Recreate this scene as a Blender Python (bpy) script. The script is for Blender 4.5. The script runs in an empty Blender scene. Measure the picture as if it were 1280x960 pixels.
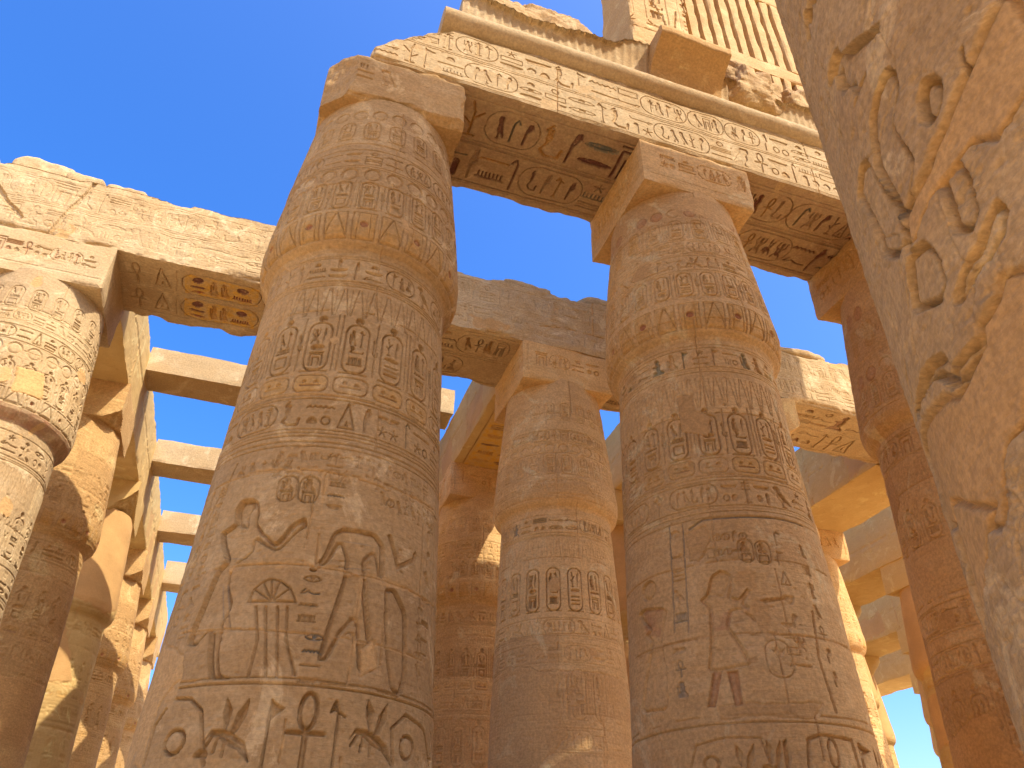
import bpy, math, random
import numpy as np
from mathutils import Matrix, Vector

# ------------------------------------------------------------------ camera, light, exposure
scene = bpy.context.scene
COL = scene.collection
cam_d = bpy.data.cameras.new('camera')
cam = bpy.data.objects.new('camera', cam_d); COL.objects.link(cam)
Fv = Vector((0.26656, 0.77781, 0.56917)); Rv = Vector((0.94428, -0.32906, 0.00745)); Uv = Vector((-0.19309, -0.53547, 0.82219))
cam.matrix_world = Matrix(((Rv.x, Uv.x, -Fv.x, 0), (Rv.y, Uv.y, -Fv.y, 0), (Rv.z, Uv.z, -Fv.z, 1.6), (0, 0, 0, 1)))
cam_d.sensor_fit = 'HORIZONTAL'; cam_d.sensor_width = 36.0; cam_d.lens = 36.0 * 961.06 / 1280.0
cam_d.clip_start = 0.05; cam_d.clip_end = 3000
scene.camera = cam

SUN = Vector((0.70, -1.0, 1.55)).normalized()
elev = math.asin(SUN.z); azim = math.atan2(SUN.x, SUN.y)
w = bpy.data.worlds.new('World'); scene.world = w; w.use_nodes = True
nt = w.node_tree; bg = nt.nodes['Background']
sky = nt.nodes.new('ShaderNodeTexSky'); sky.sky_type = 'NISHITA'; sky.sun_disc = False
sky.sun_elevation = elev; sky.sun_rotation = azim; sky.altitude = 300; sky.air_density = 1.0; sky.dust_density = 3.6; sky.ozone_density = 4.0
hs = nt.nodes.new('ShaderNodeHueSaturation'); hs.inputs['Saturation'].default_value = 1.36; hs.inputs['Value'].default_value = 0.84; hs.inputs['Hue'].default_value = .511
nt.links.new(sky.outputs[0], hs.inputs['Color']); nt.links.new(hs.outputs[0], bg.inputs[0]); bg.inputs[1].default_value = 0.15
sl = bpy.data.lights.new('sun', 'SUN'); sl.energy = 2.0; sl.angle = math.radians(0.5); sl.color = (1.0, 0.91, 0.77)
so = bpy.data.objects.new('sun', sl); COL.objects.link(so); so.rotation_euler = SUN.to_track_quat('Z', 'Y').to_euler(); so.location = (0, 0, 60)
vs = scene.view_settings; vs.view_transform = 'Standard'; vs.look = 'None'; vs.gamma = 1.0; vs.use_curve_mapping = False
vs.exposure = 1.7
scene.cycles.max_bounces = 12; scene.cycles.diffuse_bounces = 8; scene.cycles.glossy_bounces = 2
scene.cycles.use_denoising = True; scene.cycles.caustics_reflective = False

rnd = random.Random(7)

# ------------------------------------------------------------------ numpy noise
def _h(ix, iy, iz, seed):
    n = (ix * 374761393 + iy * 668265263 + iz * 2147483647 + seed * 1274126177) & 0xffffffff
    n = ((n ^ (n >> 13)) * 1274126177) & 0xffffffff
    n = (n ^ (n >> 16)) & 0xffff
    return n.astype(np.float32) / 65535.0
def vnoise(p, seed=0):
    i = np.floor(p).astype(np.int64); f = (p - i).astype(np.float32); f = f * f * (3 - 2 * f)
    x, y, z = i[..., 0], i[..., 1], i[..., 2]
    r = 0
    for dx in (0, 1):
        wx = f[..., 0] if dx else 1 - f[..., 0]
        for dy in (0, 1):
            wy = f[..., 1] if dy else 1 - f[..., 1]
            for dz in (0, 1):
                wz = f[..., 2] if dz else 1 - f[..., 2]
                r = r + wx * wy * wz * _h(x + dx, y + dy, z + dz, seed)
    return r * 2 - 1
def fbm(p, octs=4, seed=0, gain=0.5):
    a = 1.0; s = 0; t = 0; q = np.asarray(p, dtype=np.float64) + 311.7
    for k in range(octs):
        s = s + a * vnoise(q, seed + k * 17); t += a; a *= gain; q = q * 2.03
    return s / t
def sst(x): x = np.clip(x, 0, 1); return x * x * (3 - 2 * x)

# ------------------------------------------------------------------ hieroglyph library: strokes and filled shapes in a unit box (x right, y up)
def arc(cx, cy, rx, ry, a0, a1, n=10):
    return [(cx + rx * math.cos(math.radians(a0 + (a1 - a0) * k / n)), cy + ry * math.sin(math.radians(a0 + (a1 - a0) * k / n))) for k in range(n + 1)]
def ell(cx, cy, rx, ry, n=14): return arc(cx, cy, rx, ry, 0, 360, n)[:-1]
G = {
 'ankh': (0.6, [('s', arc(.5, .74, .2, .24, -80, 260, 14), .1), ('s', [(.08, .45), (.92, .45)], .11), ('s', [(.5, .5), (.5, .0)], .12)]),
 'reed': (0.35, [('f', [(.35, .0), (.5, .0), (.55, .45), (.85, .6), (.75, 1.), (.45, .95), (.3, .55)])]),
 'water': (1.5, [('s', [(0, .4), (.1, .6), (.2, .4), (.3, .6), (.4, .4), (.5, .6), (.6, .4), (.7, .6), (.8, .4), (.9, .6), (1, .4)], .16)]),
 'sun': (1.0, [('f', ell(.5, .5, .42, .42)) ]),
 'ring': (1.0, [('s', ell(.5, .5, .38, .38) + [(.88, .5)], .13)]),
 'basket': (1.7, [('f', [(0, .75)] + arc(.5, .75, .5, .6, 180, 360, 10) + [(1, .75)])]),
 'loaf': (1.2, [('f', [(.05, .15)] + arc(.5, .15, .45, .65, 180, 0, 10))]),
 'mouth': (1.9, [('f', arc(.5, .5, .5, .3, 0, 180, 8) + arc(.5, .5, .5, .3, 180, 360, 8)[1:-1])]),
 'line': (1.8, [('s', [(0, .5), (1, .5)], .2)]),
 'lines': (1.5, [('s', [(0, .2), (1, .2)], .13), ('s', [(0, .52), (1, .52)], .13), ('s', [(0, .85), (1, .85)], .13)]),
 'stroke': (0.2, [('s', [(.5, .0), (.5, 1.)], .5)]),
 'three': (1.2, [('s', [(.12, .1), (.12, .9)], .14), ('s', [(.5, .1), (.5, .9)], .14), ('s', [(.88, .1), (.88, .9)], .14)]),
 'arm': (1.8, [('s', [(0, .65), (.05, .35), (.75, .35), (.85, .5), (1, .45)], .13), ('s', [(.72, .36), (.8, .2), (.95, .22)], .08)]),
 'bird': (0.9, [('f', [(.1, .78), (.02, .86), (.12, .97), (.3, 1.), (.42, .9), (.45, .72), (.7, .5), (1., .18), (.95, .12), (.68, .28), (.5, .25), (.5, .04), (.66, .02), (.66, -.02), (.34, -.02), (.42, .05), (.4, .24), (.25, .35), (.18, .55), (.22, .75)]), ]),
 'owl': (0.8, [('f', [(.2, .98), (.12, .88), (.14, .74), (.26, .66), (.24, .4), (.4, .2), (.4, .05), (.25, .0), (.62, .0), (.55, .08), (.58, .24), (.95, .05), (1., .12), (.75, .5), (.62, .72), (.6, .9), (.5, .99)])]),
 'vulture': (1.3, [('f', [(.02, .75), (.14, .86), (.26, .8), (.3, .66), (.7, .8), (1., 1.), (.96, .86), (.7, .5), (.52, .3), (.54, .05), (.36, .0), (.42, .26), (.24, .4), (.16, .62), (.12, .72)])]),
 'bee': (1.1, [('f', [(.0, .3), (.1, .42), (.3, .4), (.45, .28), (.75, .2), (1., .0), (.85, .3), (.55, .45), (.35, .5), (.12, .5)]), ('f', [(.42, .46), (.3, .75), (.32, 1.), (.48, .8)]), ('f', [(.52, .44), (.6, .75), (.8, 1.), (.78, .7), (.64, .46)]), ('s', [(.3, .4), (.25, .15)], .05), ('s', [(.45, .36), (.45, .1)], .05), ('s', [(.2, .45), (.05, .22)], .05)]),
 'man': (0.75, [('f', [(.38, .98), (.24, .9), (.26, .76), (.38, .7), (.22, .6), (.02, .62), (.02, .54), (.26, .5), (.3, .3), (.1, .22), (.06, .0), (.95, .0), (.9, .16), (.62, .3), (.66, .6), (.55, .7), (.58, .9)])]),
 'god': (0.6, [('f', [(.35, 1.), (.2, .95), (.18, .8), (.3, .74), (.2, .64), (.2, .38), (.05, .34), (.1, .0), (.9, .0), (.88, .14), (.62, .4), (.7, .64), (.58, .74), (.62, .92)]), ('s', [(.04, .7), (.04, .2)], .08)]),
 'feather': (0.4, [('f', [(.3, 0), (.45, 0), (.5, .5), (.9, .8), (.7, 1.), (.4, .95), (.25, .6)])]),
 'djed': (0.4, [('s', [(.5, 0), (.5, 1.)], .3), ('s', [(.1, .95), (.9, .95)], .1), ('s', [(.1, .8), (.9, .8)], .1), ('s', [(.1, .65), (.9, .65)], .1), ('s', [(.15, .03), (.85, .03)], .12)]),
 'was': (0.4, [('s', [(.45, 0), (.5, .85), (.3, 1.), (.1, .85), (.3, .9), (.85, .8)], .13), ('s', [(.3, .0), (.45, .08), (.6, 0)], .09)]),
 'scarab': (0.7, [('f', ell(.5, .42, .26, .3)), ('f', ell(.5, .8, .16, .12)), ('s', [(.26, .5), (.05, .65), (.1, .9)], .07), ('s', [(.74, .5), (.95, .65), (.9, .9)], .07), ('s', [(.3, .25), (.1, .1), (.1, 0)], .07), ('s', [(.7, .25), (.9, .1), (.9, 0)], .07)]),
 'eye': (1.7, [('s', arc(.5, .4, .48, .35, 0, 180, 10), .09), ('s', arc(.5, .55, .5, .35, 200, 340, 10), .09), ('f', ell(.5, .52, .13, .2))]),
 'tri': (0.6, [('s', [(.05, .05), (.5, 1.), (.95, .05), (.05, .05)], .1), ('f', [(.4, .12), (.5, .4), (.6, .12)])]),
 'box': (1.3, [('s', [(.05, .1), (.05, .9), (.95, .9), (.95, .1), (.05, .1)], .1)]),
 'shrine': (0.8, [('s', [(.08, 0), (.08, .85), (.92, .85), (.92, 0)], .1), ('s', [(.3, 0), (.3, .6), (.7, .6), (.7, 0)], .1), ('s', [(0, 1.), (1, 1.)], .08)]),
 'snake': (1.7, [('s', [(0, .3), (.2, .35), (.35, .55), (.5, .4), (.65, .3), (1., .35)], .13), ('s', [(.02, .32), (.1, .6), (.2, .75)], .11)]),
 'cobra': (0.7, [('s', [(.3, .98), (.15, .85), (.35, .7), (.3, .4), (.15, .2), (.4, .05), (.9, .05), (.95, .3)], .13), ('f', [(.2, .85), (.4, .9), (.45, .55), (.3, .4), (.18, .55)])]),
 'lotus': (0.9, [('s', [(.5, 0), (.5, .5)], .08), ('f', [(.5, .4), (.1, .9), (.3, .75), (.5, 1.), (.7, .75), (.9, .9)])]),
 'crook': (0.35, [('s', [(.4, 0), (.4, .85), (.6, 1.), (.85, .85)], .16)]),
 'flag': (0.5, [('s', [(.25, 0), (.25, 1.)], .12), ('f', [(.25, 1.), (.95, .9), (.25, .72)])]),
 'star': (1.0, [('s', [(.5, .5), (.5, 1.)], .1), ('s', [(.5, .5), (.98, .62)], .1), ('s', [(.5, .5), (.8, .05)], .1), ('s', [(.5, .5), (.2, .05)], .1), ('s', [(.5, .5), (.02, .62)], .1)]),
 'comb': (1.7, [('s', [(0, .25), (1, .25)], .14), ('s', [(.08, .25), (.08, .8)], .06), ('s', [(.22, .25), (.22, .8)], .06), ('s', [(.36, .25), (.36, .8)], .06), ('s', [(.5, .25), (.5, .8)], .06), ('s', [(.64, .25), (.64, .8)], .06), ('s', [(.78, .25), (.78, .8)], .06), ('s', [(.92, .25), (.92, .8)], .06)]),
 'stair': (1.2, [('s', [(0, .1), (0, .9), (.35, .9), (.35, .55), (.7, .55), (.7, .1), (1, .1)], .1)]),
 'sedge': (0.6, [('s', [(.45, 0), (.45, .7), (.3, 1.)], .1), ('s', [(.45, .5), (.85, .75)], .09), ('s', [(.45, .3), (.1, .5)], .09), ('s', [(.25, .03), (.7, .03)], .1)]),
 'cross': (1.0, [('s', [(.1, .1), (.9, .9)], .12), ('s', [(.1, .9), (.9, .1)], .12)]),
}
TALL = ['ankh', 'reed', 'bird', 'owl', 'man', 'god', 'feather', 'djed', 'was', 'scarab', 'tri', 'cobra', 'crook', 'flag', 'sedge', 'reed', 'shrine', 'bee', 'lotus', 'bird']
FLAT = ['water', 'basket', 'mouth', 'line', 'arm', 'eye', 'snake', 'lines', 'comb', 'box', 'water', 'line', 'basket']
SMALL = ['sun', 'loaf', 'ring', 'loaf', 'sun', 'three', 'stroke', 'star']
RED = (.30, .07, .04); DRED = (.15, .04, .035); BLUE = (.10, .15, .15); GREEN = (.12, .17, .12); YEL = (.62, .34, .04); OCH = (.50, .26, .055)

class Relief:
    """height (m), pigment and mortar over a wall sheet; s runs right, z runs up"""
    def __init__(self, s0, s1, z0, z1, res):
        self.ns = max(2, int(round((s1 - s0) / res)) + 1); self.nz = max(2, int(round((z1 - z0) / res)) + 1)
        self.s = np.linspace(s0, s1, self.ns); self.z = np.linspace(z0, z1, self.nz); self.res = res
        self.H = np.zeros((self.nz, self.ns), np.float32); self.pc = np.zeros((self.nz, self.ns, 3), np.float32)
        self.pa = np.zeros_like(self.H); self.mo = np.zeros_like(self.H); self.tone = np.zeros_like(self.H); self.bw = .045; self.dm = 1.8
        self.edge = max(0.006, res * 0.8)
    def win(self, a, b, c, d):
        i0 = np.searchsorted(self.s, a); i1 = np.searchsorted(self.s, b); j0 = np.searchsorted(self.z, c); j1 = np.searchsorted(self.z, d)
        if i1 - i0 < 1 or j1 - j0 < 1: return None
        S, Z = np.meshgrid(self.s[i0:i1], self.z[j0:j1]); return slice(j0, j1), slice(i0, i1), S, Z
    @staticmethod
    def sd_line(S, Z, pts):
        d = np.full(S.shape, 9., np.float64)
        for (ax, ay), (bx, by) in zip(pts[:-1], pts[1:]):
            vx, vy = bx - ax, by - ay; L = vx * vx + vy * vy + 1e-12
            t = np.clip(((S - ax) * vx + (Z - ay) * vy) / L, 0, 1)
            d = np.minimum(d, (S - ax - t * vx) ** 2 + (Z - ay - t * vy) ** 2)
        return np.sqrt(d)
    @classmethod
    def sd_poly(cls, S, Z, pts):
        d = cls.sd_line(S, Z, list(pts) + [pts[0]]); ins = np.zeros(S.shape, bool)
        n = len(pts)
        for k in range(n):
            ax, ay = pts[k]; bx, by = pts[(k + 1) % n]
            c = ((ay > Z) != (by > Z)); 
            with np.errstate(divide='ignore', invalid='ignore'):
                xi = (bx - ax) * (Z - ay) / ((by - ay) if by != ay else 1e-9) + ax
            ins ^= c & (S < xi)
        return np.where(ins, -d, d)
    def cut(self, sl, sd, depth, col=None, pig=0.8, bulge=0.45):
        ins = -sd; e = self.edge
        prof = sst(ins / e + 0.3) * (1 - bulge * sst((ins - e) / self.bw))
        h = -(depth * self.dm + .008) * prof
        self.H[sl] = np.minimum(self.H[sl], h)
        if col is not None:
            m = sst(ins / (self.res) + 0.4) * pig
            self.pc[sl] = np.where((m > 0.05)[..., None], np.array(col, np.float32), self.pc[sl]); self.pa[sl] = np.maximum(self.pa[sl], m)
    def stroke(self, pts, width, depth, col=None, pig=.8):
        m = width + .03; xs = [p[0] for p in pts]; ys = [p[1] for p in pts]
        q = self.win(min(xs) - m, max(xs) + m, min(ys) - m, max(ys) + m)
        if q: self.cut(q[:2], self.sd_line(q[2], q[3], pts) - width / 2, depth, col, pig, 0)
    def poly(self, pts, depth, col=None, pig=.8, bulge=.6):
        m = .03; xs = [p[0] for p in pts]; ys = [p[1] for p in pts]
        q = self.win(min(xs) - m, max(xs) + m, min(ys) - m, max(ys) + m)
        if q: self.cut(q[:2], self.sd_poly(q[2], q[3], pts), depth, col, pig, bulge)
    def glyph(self, name, cx, cz, w_, h_, depth, col=None, pig=.8, flip=False, minw=0.0):
        for pr in G[name][1]:
            pts = [(cx + ((1 - x if flip else x) - .5) * w_, cz + (y - .5) * h_) for x, y in pr[1]]
            if pr[0] == 'f': self.poly(pts, depth, col, pig, .45)
            else: self.stroke(pts, max(pr[2] * min(w_, h_ if w_ > h_ * 1.2 else w_) * 1.0, self.res * 1.5, minw), depth, col, pig)
    def rrect(self, cx, cz, w_, h_, width, depth, r=None, col=None, fill=None):
        r = min(w_, h_) * .45 if r is None else r; a = w_ / 2 - r; b = h_ / 2 - r
        pts = arc(cx + a, cz + b, r, r, 0, 90, 5) + arc(cx - a, cz + b, r, r, 90, 180, 5) + arc(cx - a, cz - b, r, r, 180, 270, 5) + arc(cx + a, cz - b, r, r, 270, 360, 5)
        if fill is not None: self.tint(pts, fill, .7)
        self.stroke(pts + [pts[0]], width, depth, col)
    def tint(self, pts, col, a=.7):
        xs = [p[0] for p in pts]; ys = [p[1] for p in pts]; q = self.win(min(xs), max(xs), min(ys), max(ys))
        if not q: return
        sl = q[:2]; sd = self.sd_poly(q[2], q[3], pts); P = np.stack([q[2] * 9, q[3] * 9, q[2] * 0], -1)
        m = sst(-sd / .02) * a * np.clip(.65 + .9 * fbm(P, 3, 5), 0, 1)
        self.pc[sl] = np.where((m > 0.03)[..., None], np.array(col, np.float32), self.pc[sl]); self.pa[sl] = np.maximum(self.pa[sl], m)
    def mortar(self, pts, lift=-.004, strength=1.0, seed=3, rag=.05, crev=.012):
        xs = [p[0] for p in pts]; ys = [p[1] for p in pts]; q = self.win(min(xs) - .1, max(xs) + .1, min(ys) - .1, max(ys) + .1)
        if not q: return
        sl = q[:2]; P = np.stack([q[2] * 6, q[3] * 6, q[2] * 0], -1)
        sd = self.sd_poly(q[2], q[3], pts) + rag * fbm(P, 4, seed)
        m = sst(-sd / .02 + .5) * strength
        self.H[sl] = self.H[sl] * (1 - m) + lift * m - crev * np.exp(-(sd / .012) ** 2)
        self.mo[sl] = np.maximum(self.mo[sl], m); self.pa[sl] *= (1 - m)
    def seam(self, pts, width=.02, seed=1, strength=.7):
        xs = [p[0] for p in pts]; ys = [p[1] for p in pts]; q = self.win(min(xs) - .1, max(xs) + .1, min(ys) - .1, max(ys) + .1)
        if not q: return
        sl = q[:2]; P = np.stack([q[2] * 4, q[3] * 4, q[2] * 0], -1); n = fbm(P, 4, seed)
        sd = self.sd_line(q[2], q[3], pts) - width * (.5 + 1.3 * n)
        m = sst(-sd / .012 + .5) * strength
        self.H[sl] = self.H[sl] * (1 - m) - .003 * m - .022 * np.exp(-((self.sd_line(q[2], q[3], pts) + .012 * n) / (self.res * .9)) ** 2) * (n > -.15); self.mo[sl] = np.maximum(self.mo[sl], m)
    # registers -------------------------------------------------
    def text(self, z0, z1, seed, depth=.015, cols=None, lines=True, s0=None, s1=None, gap=.14, pig=.7, bord=True, up=False):
        r = random.Random(seed); h = z1 - z0; s = self.s[0] if s0 is None else s0; e = self.s[-1] if s1 is None else s1
        if lines:
            self.stroke([(s, z0), (e, z0)], .014, depth * .8); self.stroke([(s, z1), (e, z1)], .014, depth * .8); self.stroke([(s, z0 - .045), (e, z0 - .045)], .010, depth * .6)
        zc = (z0 + z1) / 2; H = h * .82; mw = .0
        while s < e - h * .3:
            c = (lambda: None) if cols is None else (lambda: r.choice(cols))
            k = r.random()
            if k < .34:
                g = r.choice(TALL); W = min(G[g][0], 1.0) * H; W = max(W, .22 * H)
                self.glyph(g, s + W / 2, zc, W, H, depth, c(), pig, r.random() < .2)
            elif k < .62:
                W = H * r.uniform(.7, 1.0); g = r.choice(FLAT)
                self.glyph(g, s + W / 2, zc + H * .27, W, H * .34, depth, c(), pig)
                if r.random() < .5:
                    self.glyph(r.choice(FLAT), s + W / 2, zc - H * .25, W, H * .34, depth, c(), pig)
                else:
                    self.glyph(r.choice(SMALL), s + W * .25, zc - H * .25, W * .42, H * .4, depth, c(), pig); self.glyph(r.choice(SMALL), s + W * .75, zc - H * .25, W * .42, H * .4, depth, c(), pig)
            elif k < .82:
                W = H * .8
                self.glyph(r.choice(SMALL), s + W * .5, zc + H * .34, W * .4, H * .28, depth, c(), pig)
                self.glyph(r.choice(FLAT), s + W / 2, zc, W, H * .28, depth, c(), pig); self.glyph(r.choice(FLAT), s + W / 2, zc - H * .34, W, H * .26, depth, c(), pig)
            else:
                n = r.choice((3, 4, 5)); W = H * .36 * n + H * .35
                if s + W > e: break
                self.rrect(s + W / 2, zc, W, H * .98, .016, depth)
                for i in range(n):
                    self.glyph(r.choice(TALL), s + H * .3 + H * .36 * i + H * .1, zc, H * .3, H * .68, depth, c(), pig)
            s += W + h * gap
    def cart(self, z0, z1, seed, depth=.02, pitch=.45, phase=0.0, cols=None, fill=None, disc=True, sep=True):
        r = random.Random(seed); h = z1 - z0; names = [['god', 'water', 'shrine'], ['bird', 'comb', 'box'], ['scarab', 'sun', 'shrine'], ['god', 'cobra', 'comb'], ['sedge', 'mouth', 'lines']]
        k = int((self.s[0] - phase) / pitch) - 1
        while phase + k * pitch < self.s[-1] + pitch:
            cx = phase + k * pitch; W = pitch * .62; hh = h * (.84 if disc else .97); cz = z0 + hh / 2
            c = None if cols is None else r.choice(cols)
            f = fill if (fill is not None and r.random() < .5) else None
            self.rrect(cx, cz, W, hh, .022, depth * .9, W * .42, None, f)
            self.stroke([(cx - W * .55, z0 - .012), (cx + W * .55, z0 - .012)], .018, depth * .7)
            if disc: self.glyph('sun', cx, z0 + h * .92, h * .15, h * .15, depth, c or None)
            a, b, d = names[(k + seed) % len(names)] if h > .3 else ('sun', 'line', 'box')
            self.glyph(a, cx - W * .16, cz + hh * .22, W * .34, hh * .34, depth * 1.1, c); self.glyph('reed' if k % 2 else 'was', cx + W * .2, cz + hh * .22, W * .2, hh * .34, depth * 1.1, c)
            self.glyph(b, cx, cz - hh * .03, W * .7, hh * .14, depth * 1.1, c); self.glyph(d, cx, cz - hh * .27, W * .58, hh * .26, depth * 1.1, c)
            if sep:
                xs = cx + pitch / 2
                if k % 2: self.stroke([(xs - .03, z0), (xs - .03, z1)], .014, depth * .5); self.stroke([(xs + .03, z0), (xs + .03, z1)], .014, depth * .5)
                else: self.stroke([(xs, z0), (xs + .02, z1 - .05)], .016, depth * .6); self.glyph('cobra', xs, z0 + h * .5, pitch * .17, h * .3, depth * .8, c)
            k += 1
    def leaves(self, z0, z1, pitch=.22, depth=.01, phase=0):
        k = int((self.s[0] - phase) / pitch) - 1
        while phase + k * pitch < self.s[-1] + pitch:
            x = phase + k * pitch
            self.stroke([(x - pitch * .1, z0), (x - pitch * .42, z1)], .014, depth); self.stroke([(x + pitch * .1, z0), (x + pitch * .42, z1)], .014, depth)
            self.stroke([(x, z0), (x, z1)], .01, depth * .5); k += 1
    def ovals(self, z0, z1, pitch=.3, depth=.008, phase=0, col=None):
        k = int((self.s[0] - phase) / pitch) - 1; c = (z0 + z1) / 2
        while phase + k * pitch < self.s[-1] + pitch:
            x = phase + k * pitch; self.poly(ell(x, c, pitch * .4, (z1 - z0) * .46), depth, col if (k % 3) else None, .45, .8); k += 1
    def boxes(self, z0, z1, pitch=.3, depth=.012, phase=0, fill=OCH):
        k = int((self.s[0] - phase) / pitch) - 1; h = z1 - z0
        while phase + k * pitch < self.s[-1] + pitch:
            x = phase + k * pitch; W = pitch * .8
            if fill: self.tint([(x - W / 2, z0), (x + W / 2, z0), (x + W / 2, z1), (x - W / 2, z1)], fill, .75)
            self.stroke([(x - W / 2, z0), (x + W / 2, z0), (x + W / 2, z1), (x - W / 2, z1), (x - W / 2, z0)], .016, depth)
            if k % 2: self.stroke([(x - W / 2, z0), (x, z1), (x + W / 2, z0)], .014, depth)
            else: self.stroke([(x - W * .3, z0), (x - W * .25, z1)], .012, depth); self.stroke([(x + W * .3, z0), (x + W * .25, z1)], .012, depth); self.glyph('sun', x, z0 + h * .5, h * .3, h * .3, depth, RED)
            k += 1
    def nbty(self, z0, z1, pitch=.45, depth=.014, phase=0, fill=OCH):
        k = int((self.s[0] - phase) / pitch) - 1; c = (z0 + z1) / 2; h = z1 - z0
        while phase + k * pitch < self.s[-1] + pitch:
            x = phase + k * pitch; self.rrect(x, c, pitch * .85, h * .86, .016, depth, h * .3, None, fill if (k % 3) else None)
            self.glyph('line', x, c - h * .1, pitch * .5, h * .2, depth, DRED if k % 2 else None); self.glyph('sun', x - pitch * .15, c + h * .1, h * .25, h * .25, depth); self.glyph('loaf', x + pitch * .15, c + h * .1, h * .3, h * .25, depth); k += 1
    def ringline(self, z, width=.018, depth=.01): self.stroke([(self.s[0], z), (self.s[-1], z)], width, depth)
    def wear(self, seed, lo=.35, scale=.8):
        lo = lo + .3
        S, Z = np.meshgrid(self.s, self.z); P = np.stack([S * scale, Z * scale, S * 0], -1)
        m = np.clip(.9 + .9 * fbm(P, 3, seed), lo, 1); self.H *= m; self.pa *= np.clip(m * 1.2 - .2, 0, 1)
        P2 = np.stack([S * 1.3, Z * 1.3, S * 0], -1)
        patch = sst((fbm(P2, 4, seed + 50) - .46) / .03)
        self.H = self.H * (1 - patch) - .004 * patch; self.mo = np.maximum(self.mo, patch * .8); self.pa *= (1 - patch)
    def rough(self, seed, amp=.003):
        S, Z = np.meshgrid(self.s, self.z)
        P = np.stack([S * 5, Z * 11, S * 0], -1); n = fbm(P, 6, seed, .68)
        pit = np.clip(fbm(np.stack([S * 14, Z * 20, S * 0], -1), 2, seed + 9) - .45, 0, 1)
        self.H += (amp * n - .03 * pit).astype(np.float32) * (1 - .8 * self.mo)
    def drums(self, zs, seed, strength=.6):
        r = random.Random(seed)
        for i, z in enumerate(zs):
            self.seam([(self.s[0] + k * .5, z + r.uniform(-.012, .012)) for k in range(int((self.s[-1] - self.s[0]) / .5) + 2)], .012, seed + i, strength)
            top = zs[i + 1] if i + 1 < len(zs) else z + 1
            x = r.uniform(-1.2, 1.0); self.seam([(x, z), (x + r.uniform(-.02, .02), (z + top) / 2), (x, top)], .012, seed + i + 40, strength)
            x0_ = x; x += 2.1; self.seam([(x, z), (x, top)], .012, seed + i + 70, strength)
            zz = (self.z >= z) & (self.z < top)
            for a_, b_ in ((-9, x0_), (x0_, x), (x, 9)): self.tone[np.ix_(zz, (self.s >= a_) & (self.s < b_))] = r.choice([0, 0, .15, .3, .5, .75])
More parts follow.
